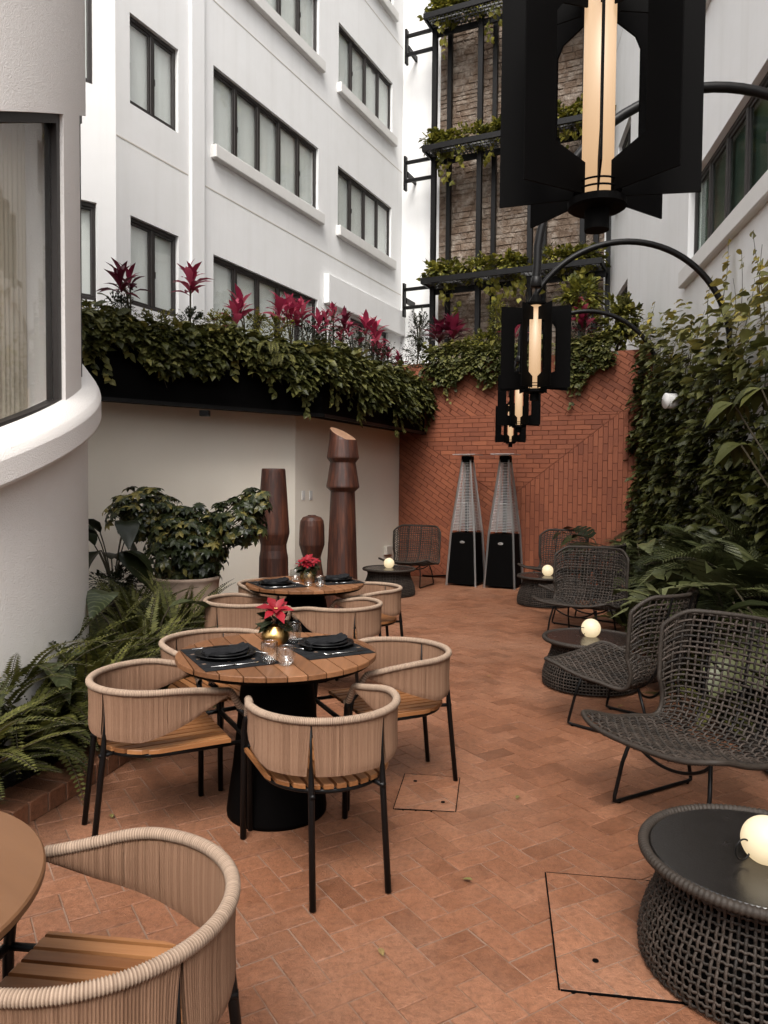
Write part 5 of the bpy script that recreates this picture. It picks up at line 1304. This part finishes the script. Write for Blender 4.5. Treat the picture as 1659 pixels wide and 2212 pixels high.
br = [(905, 720, .20, .32, 'dark_leaf', 'grey-green upright shrub with fine twigs beside the left trellis post', 'small', .04, 20), (900, 762, .3, .15, 'dark_leaf', 'low dark shrub at the left end of the brick wall', 'small', .035, 8), (1010, 752, .34, .13, 'yellow_leaf', 'bright leafy shrub below the wine cordyline on the brick wall', 'small', .06, 6), (1045, 740, .26, .16, 'yellow_leaf', 'yellow green shrub on the brick wall left of the lantern', 'small', .06, 8),
      (1075, 690, .16, .3, 'yellow_leaf', 'upright loose shrub just left of the second lantern', 'small', .05, 12), (1258, 645, .34, .26, 'yellow_leaf', 'yellow green shrub above the magenta cordyline on the brick wall', 'oval', .11, 8), (1262, 725, .38, .28, 'dark_leaf', 'dark dense shrub on the right part of the brick wall', 'small', .045, 10), (1335, 705, .30, .36, 'yellow_leaf', 'tall pale shrub at the right end of the brick wall', 'oval', .09, 14), (1352, 690, .18, .30, 'ivy', 'loose green shrub at the corner of brick and right wall', 'heart', .07, 8)]
for x, y, rx, rz_, m_, l_, kd, sz, sp in br:
    shrub(tuple(onbrick(x, y)), (rx, .2, rz_), int((1500 if kd == 'small' else 650)*(rx+rz_)), sz, W[m_], l_, group='shrubs on top of the brick wall', kind=kd, rnd=(.1, .85), trunk=.35, sprigs=sp)
# hanging ferns
for x, y, l_ in ((583, 745, 'small fern drooping over the steel planter, left of a second one'), (611, 770, 'small fern drooping over the steel planter, right of another one')):
    mb = MB(); sm = MB(); p = along(x, y, .16)
    for k in range(4): frond(mb, (0, 0, 0), -PI/2+.5*rng.normal()+.2, .34, .3, 2.0, 22, .045, 'small', .85, .002, .1, sm)
    t = thing('fern', l_, 'fern', tuple(p), 0, 'ferns hanging from the planter'); mb.build('fronds', W['fern'], t); sm.build('stems', W['stem'], t)

# ------------------------------------------------------------------ plants on the trellis shelves, vines on the masonry
kk = 0
names = ['bottom', 'middle', 'upper', 'topmost']; cols_ = ['left end', 'left part', 'middle', 'right part', 'right end']
for si, z in enumerate(shz):
    for ci in range(5):
        s_ = s0_+.45+(s1_-s0_-.8)*ci/4+.1*rng.normal(); q = FAR.P(s_, z+.20, TO+.12)
        shrub(tuple(q), (.46, .24, .24), 560, .10, W['yellow_leaf'], f'yellow green plant at the {cols_[ci]} of the {names[si]} trellis shelf', name='trellis_plant', group='leafy plants along the trellis shelves', kind='oval' if ci % 2 else 'heart', rnd=(.05, .95), trunk=.2, sprigs=5, cat='plant')
mb, sm = MB(), MB()
ex = np.array(FAR.e); nn_ = np.array(FAR.n)
for k in range(320):
    a = f0+.1+(f1-f0-.2)*rng.random(); z0 = 2.6+11*rng.random()**.8; L_v = .8+2.2*rng.random(); q = np.linspace(0, 1, 14)
    P = np.array([FAR.P(a+.12*math.sin(u*6+k)+.25*(k % 3-1)*u, z0+L_v*u, .055+.01*math.sin(u*20)) for u in q]); sm.tube(P, .006, 4, cap=False, rnd=float(rng.random()))
    M_ = 80; i = rng.integers(0, 14, M_); pp = P[i]+rng.normal(size=(M_, 3))*.07; pp += nn_*.02
    leaves(mb, 'heart', pp, rng.normal(size=(M_, 3))*.5+[0, 0, -.7]+nn_*.3, nn_+rng.normal(size=(M_, 3))*.4, .075+.07*rng.random(M_), rng.random(M_))
t = thing('wall_vine', 'dry brown vines clinging to the bare masonry behind the trellis', 'vine', (0, 0, 0)); t['kind'] = 'stuff'; mb.build('leaves', W['dryvine'], t); sm.build('stems', W['dryvine'], t)
mb, sm = MB(), MB()                                         # tendrils hanging under the shelves
for z in shz:
    for k in range(14):
        a = s0_+.15+(s1_-s0_-.3)*rng.random(); L_v = .2+.5*rng.random(); o = TO+.4*rng.random()-.05; q = np.linspace(0, 1, 6); P = np.array([FAR.P(a+.06*math.sin(u*5+k), z-.02-L_v*u, o) for u in q]); sm.tube(P, .005, 4, cap=False)
        M_ = 12; pp = P[rng.integers(0, 6, M_)]+rng.normal(size=(M_, 3))*.05
        leaves(mb, 'heart', pp, rng.normal(size=(M_, 3))*.5+[0, 0, -.8], nn_+rng.normal(size=(M_, 3))*.5, .09+.05*rng.random(M_), .4+.6*rng.random(M_))
t = thing('trellis_creeper', 'thin green tendrils hanging below the trellis shelves', 'vine', (0, 0, 0)); t['kind'] = 'stuff'; mb.build('leaves', W['yellow_leaf'], t); sm.build('stems', W['stem'], t)

# ------------------------------------------------------------------ ivy on the right wall
mb, sm = MB(), MB(); N = 19000
top_z = lambda y: np.interp(y, [2, 4.8, 6, 7.5, 9, 10.5], [2.75, 2.75, 2.75, 2.95, 3.3, 3.5])
eR, nR = np.array(RW.e), np.array(RW.n)
Y = 2.6+8.3*rng.random(N)**.9; Z = rng.random(N)
P = []; D = []; U = []; R = []; Sx = []
for y, q in zip(Y, Z):
    zt = top_z(y)+.22*nz1(y*2.1, 2); z = .25+(zt+.55-.25)*q
    if z > zt-.9 and rng.random() < (z-zt+.9)/1.35: continue
    if z > 1.15 and nz1(y*2.3+z*3.1, 3)+nz1(y*.7-z*5.3, 6) > .62 and rng.random() < .8: continue
    th = .16+.10*nz1(y*3+z*2, 1)+.12*max(0, 1.6-z)*.5; o = .03+max(.04, th+.06*nz1(y*6+z*7, 5))*rng.random()**.5*1.25
    p = RW.P(y, z, o); P.append(tuple(p)); D.append(nR*(.85+.3*rng.normal())+eR*(-.45+rng.normal()*.5)+np.array([0, 0, -.30+.35*rng.normal()])); U.append(nR*.35+np.array([0, 0, .95])+rng.normal(size=3)*.38)
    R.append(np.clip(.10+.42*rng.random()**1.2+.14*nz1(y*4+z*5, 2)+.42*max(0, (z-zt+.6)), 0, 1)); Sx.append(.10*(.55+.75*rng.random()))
P, D, U, R, Sx = map(np.array, (P, D, U, R, Sx)); h_ = rng.random(len(P)) < .45
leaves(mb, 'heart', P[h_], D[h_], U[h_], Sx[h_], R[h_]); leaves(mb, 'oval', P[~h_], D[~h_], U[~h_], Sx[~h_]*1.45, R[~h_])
for k in range(90):
    y = 3+8*rng.random(); z0 = .1; zt = top_z(y)-.2; q = np.linspace(0, 1, 16); sm.tube([RW.P(y+.15*math.sin(u*5+k), z0+(zt-z0)*u, .03+.03*math.sin(u*9+k)) for u in q], .006, 4, cap=False, rnd=float(rng.random()))
t = thing('climbing_ivy', 'thick ivy covering the lower part of the right wall', 'ivy', (0, 0, 0)); t['kind'] = 'stuff'; mb.build('leaves', W['ivy'], t); sm.build('stems', W['stem'], t)
# young shoots standing above the ivy
sho = [(1566, 520, 4.7, 1.3), (1600, 540, 4.5, 1.25), (1632, 500, 4.3, 1.35), (1655, 530, 4.1, 1.2), (1540, 600, 5.4, .9), (1412, 650, 8.6, .9), (1436, 676, 8.0, .8), (1455, 690, 7.6, .7), (1391, 690, 9.4, .8), (1470, 700, 7.0, .6), (1500, 690, 6.4, .6), (1520, 670, 5.9, .7), (1622, 600, 4.6, .9), (1578, 600, 5.0, .9)]
tx = ['tallest', 'second tallest', 'rightmost', 'edge-cut']
for i, (x, y, yy, L_) in enumerate(sho):
    a, z = RW.hit(x, y, .10); mb, sm = MB(), MB(); q = np.linspace(0, 1, 18); lean = rng.normal()*.12-.05
    P = np.array([RW.P(a+lean*(u-1)*L_+.03*math.sin(u*8+i), z-L_*(1-u), .10+.04*math.sin(u*5+i)) for u in q]); sm.tube(P, np.linspace(.005, .002, 18), 5, cap=False, rnd=.2)
    M_ = int(19*L_)+6; tq = np.sort(rng.random(M_)); i0 = np.clip((tq*17).astype(int), 0, 16); pp = P[i0]+(P[i0+1]-P[i0])*(tq*17-i0)[:, None]; sg = np.where(np.arange(M_) % 2 == 0, 1, -1)[:, None]
    leaves(mb, 'heart', pp, eR*sg*.8+nR*.35+[0, 0, -.2]+rng.normal(size=(M_, 3))*.25, nR*.7+np.array([0, 0, .6])+rng.normal(size=(M_, 3))*.3, (.060+.055*rng.random(M_))*(1.1-.4*tq), .62+.38*rng.random(M_))
    far = 'against the white wall above the far ivy' if yy > 5.7 else 'against the wall below the long right window'
    od = ['first', 'second', 'third', 'fourth', 'fifth', 'sixth', 'seventh'][[j for j, s_ in sorted(enumerate(sho), key=lambda q_: q_[1][0]) if (s_[2] > 5.7) == (yy > 5.7)].index(i)]
    t = thing('ivy_shoot', f'slender yellow-leaved shoot {far}, {od} from the left', 'shoot', (0, 0, 0), 0, 'young shoots above the ivy'); mb.build('leaves', W['ivy'], t); sm.build('stem', W['stem'], t)

# ------------------------------------------------------------------ right-hand bed: palms and broad leaves
def bed(y, o): q = RW.P(y, .04, o); return (q.x, q.y, q.z)
palms = [(9.6, .4, .6, 16, .25), (9.0, .4, .6, 16, .35), (8.3, .3, .6, 18, .4), (7.6, .3, .55, 18, .45), (7.0, .25, .65, 22, .65), (6.3, .25, .62, 20, .6), (5.6, .3, .66, 22, .65), (5.0, .3, .62, 20, .6), (4.4, .22, .62, 16, .55), (3.8, .2, .5, 12, .45)]
pn = ['at the far end of the right bed', 'by the far lounge chairs', 'behind the half-hidden lounge chair', 'behind the open-backed lounge chair', 'spreading below the wall speaker', 'above the open-backed lounge chair', 'in the middle of the right bed', 'behind the side-on lounge chair', 'near the right edge behind the side-on chair', 'behind the nearest lounge chair']
for (y, o, r, n, z0_), l_ in zip(palms, pn): palm_plant(bed(y, o), r, n, 'arching feathery palm '+l_, 'palms in the right bed', pin=.40, z0=z0_, elr=(.4, 1.5))
bro = [(10.2, .75, 12, .85, .34, 'big', 'dark_leaf', 'broad dark-leaved plant against the foot of the brick wall', 'broadleaf_plant'), (9.5, .7, 12, .8, .36, 'monstera', 'dark_leaf', 'dark split-leaf plant behind the far corner lounge chair', 'split_leaf_plant'), (8.0, .6, 12, .85, .32, 'big', 'palm', 'grey-green broad-leaved plant behind the hidden lounge chair', 'broadleaf_plant'),
       (6.9, .55, 10, .6, .34, 'monstera', 'palm', 'split-leaf plant just behind the open-backed lounge chair', 'split_leaf_plant'), (5.9, .5, 9, .7, .36, 'monstera', 'palm', 'split-leaf plant in the middle of the right bed', 'split_leaf_plant'), (5.15, .5, 11, .86, .42, 'monstera', 'palm', 'large pale split-leaf plant at the right edge above the nearest chair', 'split_leaf_plant'), (4.5, .35, 10, .86, .42, 'monstera', 'palm', 'large split-leaf plant cut by the right edge', 'split_leaf_plant'),
       (4.0, .35, 9, .8, .36, 'big', 'dark_leaf', 'dark broad-leaved plant behind the nearest lounge chair', 'broadleaf_plant')]
for y, o, n, h, sz, kd, m_, l_, nm in bro: broad_plant(bed(y, o), n, h, sz, kd, W[m_], l_, 'plant', nm, 'broad-leaved plants in the right bed', az0=PI+.3, spread=4.4)
# rosette with grey strap leaves
x_, y_, z_ = bed(6.1, .85); mb = MB(); n = 22; az = np.arange(n)*2.4; el = .35+.9*(np.arange(n)/n)
leaves(mb, 'strap', np.tile((0, 0, .42), (n, 1)), np.stack([np.cos(az)*np.cos(el), np.sin(az)*np.cos(el), np.sin(el)], -1), np.stack([-np.cos(az)*np.sin(el), -np.sin(az)*np.sin(el), np.cos(el)], -1), .38, .8+.2*rng.random(n), .5)
t = thing('bromeliad', 'pale rosette plant of grey-green straps behind the side-on lounge chair', 'plant', (x_, y_, z_)); mb.build('leaves', W['palm'], t, True); m = MB(); m.tube([(0, 0, 0), (0, 0, .45)], .03, 8); m.build('stem', W['stem'], t)
for y, o, r, l_ in ((6.6, .85, .40, 'yellowish fern at the edge of the right bed behind the open-backed chair'), (5.3, .85, .42, 'fern at the edge of the right bed behind the side-on chair'), (4.6, .85, .45, 'fern low in the right bed near the nearest chair'), (7.6, .85, .4, 'small fern low in the right bed by the open-backed chair')):
    fern_plant(bed(y, o), r, 14, l_, group='ferns in the right bed')
# big umbrella leaf plant high on the right wall
x_, y_, z_ = bed(4.35, .22); mb, sm = MB(), MB()
for (px_, py_, dd) in ((1585, 872, 4.3), (1600, 960, 4.2), (1645, 840, 4.2)):
    q = atd(px_, py_, dd); b = np.array(q)-[x_, y_, z_]; sm.tube([(0, 0, 0), b*[.2, .2, .6], b], .006, 5, cap=False)
    az = np.linspace(-2.6, .6, 7)+PI*.9; leaves(mb, 'big', np.tile(b, (7, 1)), np.stack([np.cos(az), np.sin(az), -.15+0*az], -1), np.tile([0, -.3, 1.0], (7, 1)), .17*(.8+.3*rng.random(7)), .1+.5*rng.random(7), .5)
t = thing('umbrella_plant', 'tall plant with bright umbrella-like leaves at the right edge above the ivy', 'plant', (x_, y_, z_)); mb.build('leaves', W['fern'], t, True); sm.build('stems', W['stem'], t)

# ------------------------------------------------------------------ left bed: ferns, dieffenbachia, pots
fl = [(-1.92, 3.35, .42, 'at the near left corner of the left bed'), (-1.98, 3.75, .5, 'low against the left edge beside the round tower'), (-1.60, 3.95, .46, 'overhanging the brick kerb behind the left chair'), (-1.85, 4.35, .55, 'standing tall in front of the round tower'), (-1.55, 4.75, .50, 'just left of the middle table chairs'), (-1.95, 4.95, .52, 'by the edge of the round tower'),
      (-1.58, 5.45, .50, 'behind the chair left of the middle table'), (-1.95, 5.85, .55, 'with upright fronds right of the tower edge'), (-1.72, 6.15, .52, 'in front of the weathered pot'), (-2.2, 6.4, .45, 'in front of the dark pot'), (-1.78, 3.7, .46, 'leaning to the tower at the lower left'), (-1.95, 3.85, .62, 'with tall fronds against the tower at far left'), (-1.98, 4.25, .62, 'with tall fronds against the middle of the tower'), (-1.82, 3.1, .46, 'filling the lowest left corner of the bed'), (-1.62, 4.3, .5, 'standing behind the left chair back'), (-1.75, 4.65, .55, 'high beside the tower above the middle chair'), (-1.62, 5.05, .5, 'left of the middle table plates'), (-1.62, 5.75, .5, 'close to the chair at the front left of the far table'), (-2.05, 5.35, .5, 'in the middle of the left bed')]
for x, y, r, l_ in fl: fern_plant((x, y, .09), r*1.45, 30, 'feathery fern '+l_, el=(.55, 1.5))
W['dieff'] = leafmat('striped_leaf', [(.014, .02, .008), (.034, .044, .016), (.07, .078, .035)], .35, .15)
nt = W['dieff'].node_tree; at_ = nt.nodes.new('ShaderNodeAttribute'); at_.attribute_name = 'luv'; wv = nt.nodes.new('ShaderNodeTexWave'); wv.inputs['Scale'].default_value = 4.5; wv.inputs['Distortion'].default_value = 4; wv.bands_direction = 'DIAGONAL'
ab = nt.nodes.new('ShaderNodeVectorMath'); ab.operation = 'ABSOLUTE'; nt.links.new(at_.outputs['Vector'], ab.inputs[0]); mp = nt.nodes.new('ShaderNodeMapping'); mp.inputs['Scale'].default_value = (1.2, -1.6, 1); nt.links.new(ab.outputs[0], mp.inputs[0]); nt.links.new(mp.outputs[0], wv.inputs['Vector'])
r_ = nt.nodes.new('ShaderNodeValToRGB'); r_.color_ramp.elements[0].position = .72; r_.color_ramp.elements[1].position = .95; nt.links.new(wv.outputs['Fac'], r_.inputs[0])
mx = nt.nodes.new('ShaderNodeMix'); mx.data_type = 'RGBA'; nt.links.new(r_.outputs[0], mx.inputs['Factor']); pb = nt.nodes['Principled BSDF']; old = pb.inputs['Base Color'].links[0].from_socket; nt.links.new(old, mx.inputs['A']); mx.inputs['B'].default_value = (.085, .095, .045, 1); nt.links.new(mx.outputs['Result'], pb.inputs['Base Color'])
for x, y, n, h, s_, l_ in ((-1.95, 4.0, 5, .66, .36, 'broad striped-leaf plant among the ferns in front of the tower'), (-1.68, 5.1, 4, .72, .38, 'broad striped-leaf plant rising above the ferns left of the table'), (-1.95, 3.1, 4, .38, .28, 'broad striped-leaf plant at the lower left edge of the fern bed'), (-1.95, 4.55, 4, .66, .34, 'broad striped-leaf plant close to the tower wall')):
    broad_plant((x, y, .07), n, h, s_, 'big', W['dieff'], l_, 'plant', 'striped_leaf_plant', 'striped broad-leaf plants in the fern bed', az0=-.5, spread=5)
def pot(loc, r, h, m_, label, nm='plant_pot'):
    t = thing(nm, label, 'pot', loc, 0); m = MB(); m.lathe([(.0, .0), (r*.74, .0), (r*.77, .03), (r*.90, h*.45), (r*.98, h*.8), (r, h*.93), (r*1.03, h*.95), (r*1.03, h), (r*.93, h), (r*.92, h*.9), (.0, h*.9)], 48, cap=False); m.build('bowl', m_, t, True)
    m = MB(); m.lathe([(.0, h*.91), (r*.92, h*.915)], 32, cap=False); m.build('soil', W['soil'], t)
    m = MB(); m.lathe([(r*.70, .0), (r*.86, .0), (r*.89, .035), (r*.80, .036)], 40, cap=False); m.build('saucer', m_, t, True); return t
PP_ = at_wall(401, 7.15); pot((PP_[0], PP_[1], .08), .32, .54, W['pot'], 'large weathered clay pot holding the variegated shrub')
PQ = at_wall(243, 6.75); pot((PQ[0], PQ[1], .08), .20, .44, W['darkpot'], 'dark pot by the tower edge holding a large-leaved plant')
# variegated umbrella shrub: leaflets in whorls
mb, sm = MB(), MB(); C0 = np.array([PP_[0], PP_[1], .62])
for k in range(640):
    u = rdir(1, .25)[0]; rr = .45+.55*rng.random()**.5; lob = rng.random()
    if lob < .22: c = np.array([-.42, 0, .62]); rad = np.array([.36, .32, .27])
    elif lob < .40: c = np.array([.50, 0, .52]); rad = np.array([.30, .26, .25])
    elif lob < .46: c = np.array([.68, -.05, .72]); rad = np.array([.16, .16, .14])
    else: c = np.array([.02, 0, .30]); rad = np.array([.42, .36, .42])
    p = c+u*rad*rr; ax = norm(u*.8+np.array([0, -.15, .75])+rng.normal(size=3)*.25); b1 = norm(np.cross(ax, [.3, .2, .9])); b2 = np.cross(ax, b1); n = 7; az = np.arange(n)*2*PI/n+rng.random()
    d = np.cos(az)[:, None]*b1+np.sin(az)[:, None]*b2-.18*ax; base = np.clip(.2+.55*rng.random()+.25*(p[2]-.4), 0, 1)
    leaves(mb, 'oval', np.tile(p, (n, 1)), d, np.tile(ax, (n, 1)), .085*(.8+.4*rng.random(n)), np.clip(base+.25*rng.normal(size=n), 0, 1)); 
    if k % 3 == 0: sm.tube([(0, 0, 0), p*[.35, .35, .55], p], [.009, .005, .0025], 4, cap=False)
t = thing('umbrella_shrub', 'wide variegated umbrella shrub in the large weathered pot', 'shrub', tuple(C0)); mb.build('leaves', W['varieg'], t); sm.build('stems', W['stem'], t)
broad_plant((PQ[0], PQ[1], .5), 11, .66, .38, 'big', W['dark_leaf'], 'tall dark plant with paddle leaves in the dark pot by the tower', 'plant', 'paddle_leaf_plant', None, spread=6.28, lean=.35, flat=.5)
shrub((PQ[0]+.02, PQ[1], .58), (.30, .26, .15), 900, .05, W['dark_leaf'], 'low dark bushy plant filling the dark pot under the paddle leaves', name='bushy_plant', cat='plant', rnd=(.1, .6), sprigs=6)

# a few fallen leaves on the paving
spots_ = [((1062, 1462), 'dry leaf lying on the paving in the middle of the court'), ((1335, 1528), 'dry leaf beside the base of the second wicker table'), ((905, 1470), 'dry leaf on the paving right of the middle dining table'), ((1000, 1900), 'dry leaf on the paving left of the larger access cover'), ((1120, 1720), 'dry leaf on the open paving between the dining chairs and the nearest lounge chair'), ((820, 2050), 'dry leaf on the paving near the bottom edge'), ((240, 1760), 'dry leaf beside the brick kerb at left'), ((1010, 1335), 'dry leaf on the paving in front of the heaters')]
for (x, y), l_ in spots_:
    p = atz(x, y, .004); mb = MB(); leaves(mb, 'oval', np.array([[0, 0, .004]]), np.array([[rng.normal(), rng.normal(), .05]]), np.array([[0, 0, 1.0]]), .045, .6+.3*rng.random(), -.1)
    o = mb.build('fallen_leaf', W['dryvine']); o.location = p; tag(o, l_, 'leaf', 'fallen leaves on the paving')
